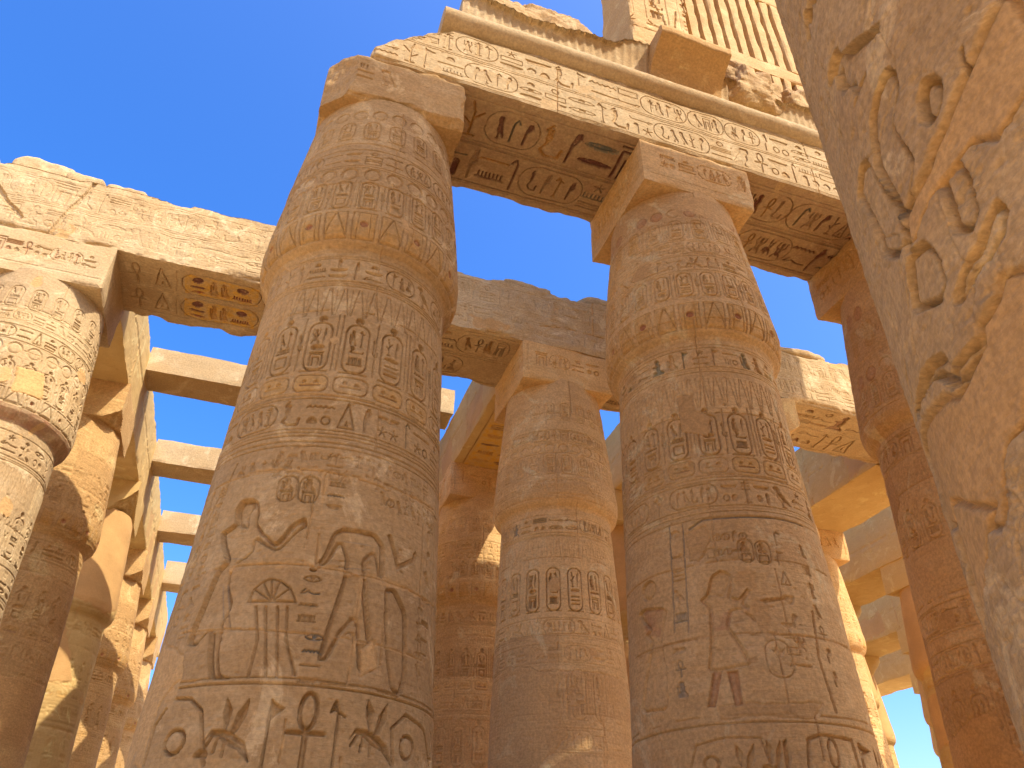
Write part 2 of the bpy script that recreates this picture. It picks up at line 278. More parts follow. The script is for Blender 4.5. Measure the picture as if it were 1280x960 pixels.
# traced outlines of the carvings on the shafts: (angle in degrees, height in metres)
TA={'man': [(-43.8,4.87),(-45.5,5.02),(-43.2,5.13),(-37.8,5.13),(-33.8,5.07),(-32.2,4.93),(-32.4,4.83),(-28.3,4.72),(-22.3,4.59),(-17.0,4.81),(-12.2,4.89),(-10.7,4.79),(-14.2,4.71),(-19.4,4.53),(-22.1,4.51),(-27.9,4.59),(-31.3,4.65),(-30.7,4.52),(-34.4,4.44),(-38.6,4.39),(-38.6,4.2),(-34.4,3.99),(-36.7,3.79),(-35.5,3.53),(-33.1,3.35),(-27.8,3.31),(-36.9,3.31),(-40.0,3.51),(-42.2,3.77),(-47.5,3.63),(-53.3,3.67),(-50.4,3.96),(-46.8,4.37),(-43.2,4.46),(-48.7,4.67),(-51.0,4.8),(-46.6,4.83)],'wig': [(-43.8,4.87),(-45.5,5.02),(-43.2,5.13),(-37.8,5.13),(-35.3,5.02),(-37.7,4.95),(-36.5,4.79),(-40.7,4.81)],'god': [(-0.1,4.75),(3.9,4.82),(18.1,4.84),(23.1,4.72),(24.0,4.39),(21.6,4.34),(18.4,4.61),(15.2,4.52),(17.6,4.07),(23.8,3.47),(16.2,3.44),(13.8,3.85),(12.7,3.91),(8.5,3.76),(4.6,3.5),(0.6,3.49),(2.7,3.81),(6.3,4.26),(6.6,4.48),(3.4,4.65),(0.2,4.45),(-5.3,4.31),(-7.5,4.34),(-2.8,4.48)],'tall': [(24.5,4.28),(30.0,4.32),(37.5,4.12),(39.9,3.51),(37.7,3.32),(31.5,3.34),(27.6,3.65)],'arm': [(25.3,4.85),(30.8,4.55),(40.3,4.7),(41.1,4.78)],'fanc': [(-19.2,4.01)],'fanr': [(-28.1,4.01),(-27.0,4.13),(-24.0,4.2),(-20.9,4.23),(-17.4,4.21),(-13.0,4.14),(-10.1,4.01)],'st1': [(-24.8,3.96),(-21.5,3.65),(-22.2,3.32)],'st2': [(-21.0,3.96),(-16.0,3.33)],'st3': [(-16.5,3.96),(-12.2,3.33)],'st4': [(-12.9,3.96),(-11.2,3.65),(-6.2,3.35)],'bl': [(-52.9,5.62),(-62.9,4.72),(-73.8,3.77)],'bl2': [(-58.6,5.37),(-73.0,4.52),(-75.9,3.96)],'c1': [(-22.2,5.21)],'c2': [(-12.8,5.2)],'t1': [(-5.2,4.09)],'t2': [(-1.3,3.54)],'t3': [(-3.5,5.47)],'t4': [(-1.1,5.13)],'circ': [(-45.6,2.81)],'bee': [(-25.0,2.91)],'ankh': [(0.5,2.91)],'reed': [(-10.6,2.83)],'bee2': [(25.1,2.96)],'circ2': [(42.7,2.88)],'reed2': [(11.1,2.86)],'cl': [(-58.4,2.66),(-58.6,2.96),(-51.6,3.18),(-43.1,3.16),(-37.4,3.06),(-31.5,2.62)],'cr': [(35.3,2.71),(33.5,3.01),(40.9,3.16),(54.1,3.1),(64.5,2.81)],'mort': [(-67.0,2.66),(-84.4,3.51),(-85.0,3.9),(-52.9,3.58),(-50.3,3.35),(-61.3,3.14),(-60.7,2.65)],'mort2': [(-38.8,4.41),(-14.8,4.39),(-3.6,4.39),(14.1,4.37),(40.8,4.38),(53.3,4.38),(53.9,4.31),(28.1,4.31),(5.2,4.33),(-14.4,4.33),(-38.2,4.36)],'mort3': [(-43.1,5.48),(-22.5,5.46),(5.0,5.47),(22.3,5.44),(53.0,5.53),(54.1,5.39),(31.1,5.3),(8.7,5.38),(-12.8,5.38),(-42.4,5.41)]}
TB={'king': [(-44.8,4.8),(-41.2,5.03),(-36.3,5.09),(-31.9,5.04),(-30.9,4.89),(-33.3,4.75),(-29.1,4.72),(-22.8,4.9),(-19.9,4.88),(-27.2,4.68),(-23.1,4.54),(-19.8,4.7),(-5.4,4.75),(-4.8,4.72),(-17.0,4.66),(-20.8,4.45),(-23.2,4.42),(-29.3,4.58),(-33.7,4.57),(-36.2,4.39),(-32.4,4.22),(-28.0,3.94),(-42.1,3.9),(-48.5,3.91),(-46.2,4.18),(-44.3,4.63),(-48.6,4.75)],'leg1': [(-46.3,3.91),(-50.8,3.53),(-47.2,3.52),(-42.1,3.9)],'leg2': [(-40.0,3.89),(-38.4,3.51),(-34.9,3.52),(-35.2,3.89)],'wig': [(-44.8,4.8),(-41.2,5.03),(-36.3,5.09),(-31.9,5.04),(-33.0,4.91),(-36.2,4.75)],'head2': [(-79.7,5.05)],'fig2': [(-90.4,4.81),(-85.2,4.85),(-69.9,4.77),(-67.4,4.68),(-72.3,4.36),(-70.4,4.0),(-71.1,3.56),(-93.3,3.62),(-84.9,4.07),(-80.0,4.4),(-84.7,4.5),(-80.3,4.55),(-87.7,4.71)],'v1': [(-61.2,5.81),(-62.3,5.09),(-63.8,4.42)],'v2': [(-53.1,5.8),(-54.6,5.04),(-56.1,4.39)],'gt': [(-58.3,5.66),(-58.5,5.38),(-58.6,5.1),(-59.2,4.84),(-59.4,4.58)],'c1': [(-21.8,5.32)],'c2': [(-12.9,5.3)],'c0': [(-37.6,5.38)],'stf': [(8.6,4.61),(4.8,4.04),(7.0,3.47)],'top': [(-49.4,5.69),(-41.6,5.78),(18.4,5.79)],'gl': [(-61.9,4.2),(-62.2,3.99),(-61.9,3.76)],'off': [(-15.6,4.01)],'mort': [(-51.5,5.62),(-40.5,5.69),(-39.3,5.49),(-46.4,5.2),(-51.7,5.26)],'mort2': [(-45.8,3.52),(0.9,3.55),(-5.6,3.38),(-45.2,3.39)],'ank': [(0.2,3.05)],'car': [(-12.3,2.91),(-10.3,3.17),(-4.2,3.22),(12.1,3.2),(13.3,2.94)]}
TG={'t1': [(-114.1,4.37),(-112.5,4.45),(-109.4,4.49),(-106.2,4.5),(-104.8,4.47),(-104.3,4.4),(-104.7,4.33),(-106.6,4.28),(-108.3,4.23),(-108.0,4.15),(-107.1,3.97),(-111.9,3.87),(-114.2,3.87),(-114.8,4.03),(-115.7,4.21)],'oval': [(-103.2,4.18),(-101.3,4.22),(-99.8,4.19),(-99.0,4.13),(-99.4,4.07),(-101.1,4.01),(-103.1,4.01),(-104.1,4.07)],'t2': [(-124.3,4.35),(-119.6,4.4),(-117.3,4.36),(-116.2,4.28),(-115.8,4.16),(-114.5,3.96),(-114.7,3.78),(-117.9,3.77),(-122.6,3.91),(-122.8,4.13)],'m1': [(-93.9,4.07),(-89.6,3.87),(-90.9,3.78),(-96.5,3.69),(-99.4,3.78),(-107.6,3.78),(-115.3,3.74),(-113.7,3.87),(-106.3,3.91),(-101.3,3.96)],'m2': [(-103.1,3.26),(-99.8,3.21),(-104.5,2.96),(-108.1,2.82),(-111.5,2.81),(-118.0,2.62),(-140.2,2.9),(-140.4,3.24),(-132.1,3.23),(-120.2,3.15),(-117.7,3.1),(-109.4,3.14),(-108.6,3.2),(-104.8,3.22)],'m3': [(-133.4,2.92),(-117.8,2.7),(-123.6,2.61),(-131.3,2.52),(-140.4,2.44),(-140.1,2.18),(-140.1,2.01),(-138.3,2.03),(-138.9,2.34)],'k1': [(-106.3,3.91),(-103.8,3.91),(-101.1,3.73),(-101.8,3.53),(-103.7,3.48),(-106.5,3.55),(-105.7,3.72)],'k2': [(-115.7,3.73),(-111.3,3.68),(-109.9,3.58),(-110.1,3.44),(-112.6,3.4),(-119.9,3.53)],'k3': [(-99.5,3.51),(-103.2,3.45),(-107.7,3.41),(-110.9,3.35),(-109.2,3.31),(-106.3,3.34),(-100.4,3.36),(-98.8,3.43)],'k4': [(-121.1,3.33),(-116.3,3.27),(-115.4,3.18),(-118.0,3.16),(-120.5,3.24),(-126.6,3.27),(-132.0,3.27),(-133.4,3.34)],'k5': [(-118.4,3.17),(-115.2,3.19),(-109.1,3.18),(-109.4,3.14),(-114.2,3.11),(-117.8,3.13)],'s1': [(-128.8,3.75),(-128.3,3.51),(-134.3,3.31)],'s2': [(-122.7,2.61),(-140.4,2.44),(-139.9,2.08)],'d1': [(-99.1,3.74),(-95.2,4.13)],'rg': [(-94.6,3.6),(-98.5,3.47),(-101.7,3.48)]}
# ------------------------------------------------------------------ materials
def stone_mat(name, c1, c2, c3, mort=(.56, .33, .125), band=.35, bump=.75, speck=.16, pscale=1.0):
    m = bpy.data.materials.new(name); m.use_nodes = True; t = m.node_tree; N = t.nodes; L = t.links
    b = N['Principled BSDF']; b.inputs['Roughness'].default_value = .93; b.inputs['Specular IOR Level'].default_value = .15
    geo = N.new('ShaderNodeNewGeometry')
    def noise(scale, det=4, rough=.55, vec=None, dist=0.0):
        n = N.new('ShaderNodeTexNoise'); n.inputs['Scale'].default_value = scale * pscale; n.inputs['Detail'].default_value = det; n.inputs['Roughness'].default_value = rough; n.inputs['Distortion'].default_value = dist
        L.new(vec or geo.outputs['Position'], n.inputs['Vector']); return n.outputs['Fac']
    def ramp(f, a, b_):
        r = N.new('ShaderNodeMapRange'); r.interpolation_type = 'SMOOTHSTEP'; r.inputs[1].default_value = a; r.inputs[2].default_value = b_; L.new(f, r.inputs[0]); return r.outputs[0]
    def mix(f, A, B, mode='MIX'):
        x = N.new('ShaderNodeMix'); x.data_type = 'RGBA'; x.blend_type = mode
        if isinstance(f, float): x.inputs[0].default_value = f
        else: L.new(f, x.inputs[0])
        for i, v in ((6, A), (7, B)):
            if isinstance(v, tuple): x.inputs[i].default_value = (*v, 1)
            else: L.new(v, x.inputs[i])
        return x.outputs[2]
    def mul(a, k):
        x = N.new('ShaderNodeMath'); x.operation = 'MULTIPLY'; L.new(a, x.inputs[0])
        if isinstance(k, (int, float)): x.inputs[1].default_value = k
        else: L.new(k, x.inputs[1])
        return x.outputs[0]
    mp = N.new('ShaderNodeMapping'); mp.inputs['Scale'].default_value = (.7, .7, 5.0); L.new(geo.outputs['Position'], mp.inputs['Vector'])
    big = noise(.45, 5); med = noise(2.2, 5, .6, None, .6); strat = noise(1.6, 6, .6, mp.outputs[0], .3); fine = noise(22, 6, .65)
    col = mix(ramp(big, .35, .65), c1, c2)
    col = mix(mul(ramp(med, .48, .68), .75), col, c3)
    col = mix(mul(ramp(strat, .45, .7), band), col, tuple(v * .62 for v in c1))
    stain = noise(.9, 7, .7, None, 1.2)
    at = N.new('ShaderNodeAttribute'); at.attribute_name = 'msk'; sp = N.new('ShaderNodeSeparateColor'); L.new(at.outputs['Color'], sp.inputs[0])
    col = mix(mul(sp.outputs[2], .55), col, (c1[0] * .62, c1[1] * .55, c1[2] * .52))
    col = mix(mul(ramp(stain, .56, .64), .5), col, (min(c3[0] * 1.3, .68), min(c3[1] * 1.36, .56), c3[2] * 1.45))
    col = mix(mul(ramp(noise(5, 8, .75, mp.outputs[0], .5), .55, .7), .35), col, (c1[0] * .6, c1[1] * .52, c1[2] * .45))
    pg = N.new('ShaderNodeAttribute'); pg.attribute_name = 'pig'
    col = mix(mul(mul(sp.outputs[0], ramp(noise(7, 5, .7), .25, .5)), .85), col, pg.outputs['Color'])
    mc = mix(ramp(noise(1.2, 4), .3, .7), mort, tuple(v * .82 for v in mort))
    col = mix(sp.outputs[1], col, mc)
    sk = ramp(fine, .3, .7); g = N.new('ShaderNodeMapRange'); g.inputs[3].default_value = 1 - speck; g.inputs[4].default_value = 1 + speck; L.new(sk, g.inputs[0])
    gc = N.new('ShaderNodeCombineColor'); [L.new(g.outputs[0], gc.inputs[i]) for i in range(3)]
    col = mix(1.0, col, gc.outputs[0], 'MULTIPLY')
    L.new(col, b.inputs['Base Color'])
    bp = N.new('ShaderNodeBump'); bp.inputs['Strength'].default_value = bump; bp.inputs['Distance'].default_value = .012
    hsum = N.new('ShaderNodeMath'); hsum.operation = 'ADD'; L.new(fine, hsum.inputs[0]); L.new(mul(noise(6, 8, .7, mp.outputs[0]), 1.6), hsum.inputs[1])
    L.new(hsum.outputs[0], bp.inputs['Height'])
    L.new(bp.outputs[0], b.inputs['Normal'])
    return m
M_BROWN = stone_mat('brown_sandstone', (.48, .298, .120), (.43, .262, .105), (.53, .352, .160))
M_BRIGHTENED = stone_mat('brightened_brown_sandstone', (.64, .408, .168), (.58, .36, .145), (.68, .460, .210))  # lighter copy of the brown, light put into the colour where bounce is weak
M_TAN = stone_mat('tan_sandstone', (.54, .335, .132), (.49, .295, .112), (.57, .375, .158), band=.22)
M_PALE = stone_mat('pale_sandstone', (.49, .355, .185), (.45, .305, .145), (.52, .385, .21), band=.2, bump=.45)
M_SMOOTH = stone_mat('restored_stone', (.55, .372, .140), (.52, .342, .125), (.58, .400, .160), band=.08, bump=.22, speck=.05)
M_SAND = stone_mat('sand', (.66, .46, .25), (.62, .43, .23), (.68, .49, .28), band=.0, bump=.6)
M_ROCK = stone_mat('rough_rock', (.48, .32, .145), (.42, .26, .115), (.54, .39, .19), band=.3, bump=1.0)

# ------------------------------------------------------------------ mesh building
class MB:
    def __init__(self): self.v = []; self.f = []; self.p = []; self.m = []; self.n = 0; self.q = []
    def grid(self, P, H=None, pig=None, msk=None, wrap=False, flip=False):
        nz, ns = P.shape[:2]; self.v.append(P.reshape(-1, 3)); k = nz * ns
        self.p.append(np.zeros((k, 3), np.float32) if pig is None else pig.reshape(-1, 3)); self.m.append(np.zeros((k, 3), np.float32) if msk is None else msk.reshape(-1, 3))
        I = np.arange(k).reshape(nz, ns) + self.n
        if wrap: I = np.concatenate([I, I[:, :1]], 1)
        a, b, c, d = I[:-1, :-1], I[:-1, 1:], I[1:, 1:], I[1:, :-1]
        F = np.stack([a, b, c, d] if not flip else [d, c, b, a], -1).reshape(-1, 4); self.f.append(F); self.n += k
    def build(self, name, mat, parent=None, smooth=True, fn=None):
        V = np.concatenate(self.v).astype(np.float32); F = np.concatenate(self.f).astype(np.int32)
        if fn is not None: V = fn(V).astype(np.float32)
        me = bpy.data.meshes.new(name); me.vertices.add(len(V)); me.vertices.foreach_set('co', V.ravel())
        me.loops.add(F.size); me.loops.foreach_set('vertex_index', F.ravel()); me.polygons.add(len(F))
        me.polygons.foreach_set('loop_start', np.arange(0, F.size, 4, dtype=np.int32)); me.polygons.foreach_set('loop_total', np.full(len(F), 4, np.int32))
        me.update(calc_edges=True)
        for nm, arr in (('pig', np.concatenate(self.p)), ('msk', np.concatenate(self.m))):
            a = me.attributes.new(nm, 'FLOAT_COLOR', 'POINT'); a.data.foreach_set('color', np.concatenate([arr, np.ones((len(arr), 1), np.float32)], 1).astype(np.float32).ravel())
        me.polygons.foreach_set('use_smooth', np.full(len(F), smooth)); me.materials.append(mat)
        o = bpy.data.objects.new(name, me); COL.objects.link(o)
        if parent is not None: o.parent = parent
        return o
def tag(o, label, cat, group=None, kind=None):
    if label: o['label'] = label
    if cat: o['category'] = cat
    if group: o['group'] = group
    if kind or cat: o['kind'] = kind or 'thing'
    return o
def empty(name, loc): o = bpy.data.objects.new(name, None); COL.objects.link(o); o.location = loc; o.empty_display_size = .3; return o
def msk_of(R): return np.stack([R.pa, R.mo, R.tone], -1).astype(np.float32)

# a block of stone with carved faces; all displacement is a function of position so that neighbouring faces meet
def block(mb, x0, x1, y0, y1, z0, z1, res=.05, rel=None, chip=.03, rough=.006, seed=0, chipw=.07, chop=None, off=(0, 0, 0)):
    rel = rel or {}
    lo = np.array([x0, y0, z0]); hi = np.array([x1, y1, z1])
    def lin(a, b, r): return np.linspace(a, b, max(2, int(round((b - a) / r)) + 1))
    for face in ('front', 'back', 'left', 'right', 'soffit', 'top'):
        R = rel.get(face); r = R.res if R is not None else res
        if face == 'front': S, Z = (R.s, R.z) if R is not None else (lin(x0, x1, r), lin(z0, z1, r)); a, b = np.meshgrid(S, Z); P = np.stack([a, a * 0 + y0, b], -1); n = (0, -1, 0); fl = False
        if face == 'back': S, Z = lin(x0, x1, r), lin(z0, z1, r); a, b = np.meshgrid(S, Z); P = np.stack([a, a * 0 + y1, b], -1); n = (0, 1, 0); fl = True
        if face == 'left': S, Z = (R.s, R.z) if R is not None else (lin(-y1, -y0, r), lin(z0, z1, r)); a, b = np.meshgrid(S, Z); P = np.stack([a * 0 + x0, -a, b], -1); n = (-1, 0, 0); fl = False
        if face == 'right': S, Z = (R.s, R.z) if R is not None else (lin(y0, y1, r), lin(z0, z1, r)); a, b = np.meshgrid(S, Z); P = np.stack([a * 0 + x1, a, b], -1); n = (1, 0, 0); fl = False
        if face == 'soffit': S, Z = (R.s, R.z) if R is not None else (lin(x0, x1, r), lin(-y1, -y0, r)); a, b = np.meshgrid(S, Z); P = np.stack([a, -b, a * 0 + z0], -1); n = (0, 0, -1); fl = False
        if face == 'top': S, Z = lin(x0, x1, r), lin(y0, y1, r); a, b = np.meshgrid(S, Z); P = np.stack([a, b, a * 0 + z1], -1); n = (0, 0, 1); fl = False
        P = P.astype(np.float64); d = np.minimum(P - lo, hi - P); d = np.maximum(d, 0); ds = np.sort(d, -1); d2 = ds[..., 1]
        c = (lo + hi) / 2; W = P + np.array(off)
        amt = chip * np.clip(.35 + 1.6 * fbm(W * 1.7, 4, seed + 3), 0, 2.2) * np.exp(-(d2 / chipw) ** 1.5)
        near = np.exp(-(d / (chipw * 1.2)) ** 2)
        P2 = P - np.sign(P - c) * near * amt[..., None]
        nv = np.stack([fbm(W * 2.2 + 9.1 * k, 3, seed + k) for k in range(3)], -1) * rough * 2.2
        P2 = P2 + nv
        if R is not None: P2 = P2 + np.array(n) * R.H[..., None]
        if chop:
            for (pn, pd, am) in chop:
                pn = np.array(pn, float); pn /= np.linalg.norm(pn)
                t = P2 @ pn - pd - am * fbm(P2 * 2.5, 4, seed + 77); P2 = P2 - np.where(t > 0, t, 0)[..., None] * pn
        mb.grid(P2, None, R.pc if R is not None else None, msk_of(R) if R is not None else None, False, fl)

PROF = np.array([(0.0, 1.30), (.5, 1.42), (1.5, 1.49), (3.0, 1.455), (4.3, 1.405), (5.5, 1.355), (7.0, 1.29), (7.8, 1.262), (8.70, 1.225), (8.76, 1.25), (8.82, 1.315), (8.90, 1.375), (9.02, 1.41), (9.2, 1.42), (9.6, 1.385), (10.5, 1.30), (11.3, 1.215), (12.13, 1.12)])
def radius(z): return np.interp(z, PROF[:, 0], PROF[:, 1])
def column(name, label, x, y, R, mat, seed=0, zcap=8.66, abacus_rel=None, aw=1.134, ad=1.105, ztop=13.19, zab=12.085, abmat=None, chop=None, abchop=None, group=None, dz=0.0, cores=.05, chip=.03):
    root = empty(name, (x, y, 0)); tag(root, label, 'column', group)
    th = R.s / 1.35; back = np.radians(np.arange(6, 360 - math.degrees(th[-1] - th[0]) - 2, 5.0)) + th[-1]
    T = np.concatenate([th, back]); zl = np.arange(.0, R.z[0] - .01, .25); Z = np.concatenate([zl, R.z])
    nf = len(R.s); k = min(40, nf // 6); ramp_ = np.ones(nf); ramp_[:k] = np.linspace(0, 1, k); ramp_[-k:] = np.linspace(1, 0, k)
    H = np.zeros((len(Z), len(T)), np.float32); H[len(zl):, :nf] = R.H * ramp_[None]
    pc = np.zeros((len(Z), len(T), 3), np.float32); pc[len(zl):, :nf] = R.pc
    ms = np.zeros((len(Z), len(T), 3), np.float32); ms[len(zl):, :nf] = msk_of(R)
    r = radius(Z)[:, None] + H; a, zz = np.meshgrid(T, Z)
    P = np.stack([r * np.sin(a), -r * np.cos(a), zz], -1); W = P + np.array([x, y, 0])
    dr = .022 * fbm(W * .9, 3, seed + 5) + .007 * fbm(W * 5, 3, seed + 6)
    P[..., 0] += dr * np.sin(a); P[..., 1] -= dr * np.cos(a)
    j = int(np.searchsorted(Z, zcap))
    for nm, sl in (('shaft', slice(0, j + 1)), ('capital', slice(j, None))):
        mb = MB(); mb.grid(P[sl], None, pc[sl], ms[sl], True); fn = None
        if chop and nm in chop:
            cn, cd, ca = chop[nm]
            def fn(V, cn=np.array(cn, float) / np.linalg.norm(cn), cd=cd, ca=ca):
                t = V @ cn - cd - ca * fbm(V * 2, 4, 5); return V - np.where(t > 0, t, 0)[:, None] * cn
        mb.build(nm, mat, root, True, fn)
    mb = MB(); block(mb, -aw, aw, -ad, ad, zab, ztop, cores, abacus_rel, chip, .006, seed + 11, .07, abchop, (x, y, 0)); mb.build('abacus', abmat or mat, root, False)
    mb = MB(); TT, QQ = np.meshgrid(np.radians(np.arange(0, 360, 6.0)), np.array([0., .02, .28, .34])); rr = np.interp(QQ, [0, .28, .34], [1.95, 1.93, 1.82])
    rr[0] = 1.94; mb.grid(np.stack([rr * np.sin(TT), -rr * np.cos(TT), QQ], -1), wrap=True)
    rr2 = np.array([[1.82] * TT.shape[1], [1.2] * TT.shape[1]]); mb.grid(np.stack([rr2 * np.sin(TT[:2]), -rr2 * np.cos(TT[:2]), np.full_like(rr2, .34)], -1), wrap=True)
    mb.build('base', M_TAN, root, True)
    return root
def dup(root, loc, rz, label):
    c = root.copy(); COL.objects.link(c); c.location = loc; c.rotation_euler = (0, 0, rz); c['label'] = label
    for ch in list(root.children):
        if ch.type != 'MESH': continue
        d = ch.copy(); COL.objects.link(d); d.parent = c
        if ch.name.startswith('abacus'): d.rotation_euler = (0, 0, -rz)
    return c
# ------------------------------------------------------------------ ground and sky surround
g = MB(); xs = np.linspace(-1, 1, 121); q = np.sign(xs) * (np.abs(xs) ** 3) * 1500; a, b = np.meshgrid(q, q)
hz = .05 * fbm(np.stack([a * .12, b * .12, a * 0], -1), 4, 2); g.grid(np.stack([a, b, hz - .03], -1)); o = g.build('ground', M_SAND); o['kind'] = 'structure'

deg = math.radians
def SR(t): return t * math.pi / 180 * 1.35
def P_(pts): return [(SR(t), z) for t, z in pts]
def soft(pts, it=2):
    for _ in range(it):
        q = []; n = len(pts)
        for i in range(n):
            (ax, ay), (bx, by) = pts[i], pts[(i + 1) % n]; q += [(ax * .88 + bx * .12, ay * .88 + by * .12), (ax * .12 + bx * .88, ay * .12 + by * .88)]
        pts = q
    return pts
def colmap(t0, t1, z0, res): return Relief(SR(t0), SR(t1), z0, 12.13, res)

# ------------------------------------------------------------------ first row of columns
# nearest tall column
R = colmap(-108, 100, 2.4, .0092)
R.drums([2.25, 3.3, 4.38, 5.42, 6.42, 7.7, 9.9, 10.86], 3, .65)
R.ovals(11.5, 11.8, .34, .006, .1, None); R.cart(11.0, 11.45, 21, .007, .42, .1, disc=False, sep=False)
R.text(10.3, 10.7, 5, .014); R.ovals(9.96, 10.26, .32, .010, SR(-8)); R.cart(9.36, 9.96, 2, .016, .36, SR(-8), sep=True, disc=False); R.boxes(8.86, 9.27, .36, .014, SR(-8))
R.text(8.2, 8.6, 12, .024); R.ringline(8.12); R.ringline(8.64)
R.leaves(7.62, 8.06, .2, .012); R.cart(6.76, 7.62, 3, .030, .47, SR(-2), None, None); R.nbty(6.44, 6.7, .47, .014, SR(-2)); R.text(5.95, 6.36, 33, .020, [None, None, None, GREEN])
for z in (5.73, 5.79, 5.86, 6.4): R.ringline(z, .016, .012)
# offering scene
for k in ('man', 'god'): R.poly(soft(P_(TA[k])), .034, None, .6, .62)
R.poly(soft(P_(TA['wig'])), .04, None, .5, .3); R.poly(soft(P_(TA['tall'])), .028, bulge=.7); R.stroke(P_(TA['arm']), .05, .02)
for k in ('st1', 'st2', 'st3', 'st4', 'bl', 'bl2'): R.stroke(P_(TA[k]), .022, .016)
c0 = P_(TA['fanc'])[0]; fr = P_(TA['fanr']); R.stroke(fr, .018, .016)
for p in fr: R.stroke([c0, p], .015, .012)
R.stroke([fr[0], fr[-1]], .02, .016)
for k in ('c1', 'c2'):
    cx, cz = P_(TA[k])[0]; R.rrect(cx, cz, .2, .30, .014, .014); R.glyph('god', cx, cz + .06, .13, .15, .022); R.glyph('shrine', cx, cz - .08, .13, .11, .022)
for k, n in (('t1', 4), ('t2', 4), ('t3', 2), ('t4', 3)):
    cx, cz = P_(TA[k])[0]
    for i in range(n): R.glyph(rnd.choice(FLAT), cx, cz + .16 - i * .13, .16, .09, .012, rnd.choice([None, None, BLUE]))
for i in range(9): R.glyph(rnd.choice(TALL + FLAT), SR(20 + 4.5 * i), 5.25 - .02 * (i % 3), .1, .16, .012)
for i in range(5): R.glyph(rnd.choice(TALL), SR(-48 + 6 * i), 5.5, .11, .16, .010)
for i in range(7): R.glyph(rnd.choice(TALL + FLAT), SR(52), 5.3 - .24 * i, .15, .18, .014); R.glyph(rnd.choice(TALL + FLAT), SR(-79), 5.3 - .24 * i, .13, .18, .014)
R.stroke([(SR(46), 5.6), (SR(47), 3.5)], .02, .014); R.stroke([(SR(60), 5.6), (SR(60), 3.5)], .02, .014)
R.poly(P_([(66, 3.4), (66, 4.4), (70, 4.8), (74, 5.1), (80, 5.0), (80, 4.4), (84, 3.4)]), .03)
for t_, za, zb in ((12.5, 3.6, 4.2), (31, 4.45, 4.7), (-58, 3.7, 5.3), (-67, 3.8, 5.3), (47, 3.5, 4.2)):
    z_ = zb
    while z_ > za: R.glyph(rnd.choice(FLAT + SMALL + TALL[:8]), SR(t_), z_, .13, .12, .006); z_ -= .15
for a_, b_ in (((-40, 4.2), (-33, 3.75)), ((-42, 4.2), (-36, 3.72)), ((-44, 4.1), (-40, 3.75)), ((-45, 4.45), (-34, 4.40)), ((-45, 4.5), (-33, 4.45)), ((4, 4.46), (17, 4.5)), ((4, 4.4), (17, 4.44)), ((2, 4.78), (20, 4.80)), ((5, 4.68), (17, 4.7)), ((8, 4.3), (5, 3.9)), ((12, 4.3), (13, 3.95))): R.stroke(P_([a_, b_]), .012, .006, rnd.choice([None, None, BLUE]), .5)
for i in range(16):
    for j in range(2): R.glyph(rnd.choice(TALL + FLAT), SR(-28 + 5 * i), 5.60 - .2 * j, .10, .14, .006)
R.ringline(3.27, .02, .016); R.ringline(3.32, .012, .010)
# big signs
R.stroke(P_(TA['cl']), .03, .022); R.stroke(P_(TA['cr']), .03, .022)
def big(name, key, w_, h_, d=.034, dx=0, dz=0): cx, cz = P_(TA[key])[0]; R.glyph(name, cx + dx, cz + dz, w_, h_, d, None)
big('ring', 'circ', .26, .26); big('bee', 'bee', .40, .52, dz=-.02); big('ankh', 'ankh', .34, .62); big('flag', 'reed', .16, .6); big('was', 'reed2', .16, .6); big('bee', 'bee2', .44, .52); big('ring', 'circ2', .24, .26); big('loaf', 'bee', .14, .1, dx=-.2, dz=-.2)
for i in range(5): R.glyph(rnd.choice(['reed', 'bee', 'ring', 'ankh']), SR(66 + 12 * i), 2.9, .22, .45, .03)
R.wear(4, .45); R.mortar(P_(TA['mort'])); R.mortar(P_([(-100, 2.1), (-100, 4.6), (-84, 4.0), (-74, 3.7), (-66, 2.2)])); R.seam(P_([(-39, 4.38), (-15, 4.38), (10, 4.36), (54, 4.36)]), .05, 4, .75); R.seam(P_([(-43, 5.45), (-10, 5.43), (20, 5.38), (56, 5.46)]), .05, 8, .75)
R.seam(P_([(-7, 5.4), (-5, 4.4)]), .05, 9, .7); R.seam(P_([(-60, 3.8), (-10, 3.72), (50, 3.72)]), .03, 12, .5); R.seam(P_([(14, 4.3), (13, 3.3), (14, 2.3)]), .03, 15, .6)
R.mortar(P_([(16, 3.65), (22, 3.75), (24, 3.5), (18, 3.4)]), rag=.03); R.mortar(P_([(-70, 8.7), (-38, 8.65), (-42, 7.9), (-60, 7.2), (-85, 7.3)]), -.006, .5, 31, .1)
R.rough(2, .006)
ab = {'front': Relief(-1.134, 1.134, 12.085, 13.19, .02)}; ab['front'].text(12.45, 12.95, 77, .010, None, False, -.75, .8); ab['front'].rough(5, .006)
colA = column('papyrus_column', 'nearest tall brown column, carved with an offering figure above large bird and loop signs', .652, 8.773, R, M_BROWN, 10, abacus_rel=ab,
    abchop=[((-1, -1, 0), 1.27, .08), ((0, -.8, -1), (1.105 * .8 - 12.085 - .10) / math.hypot(1, .8), .10)], chip=.07)

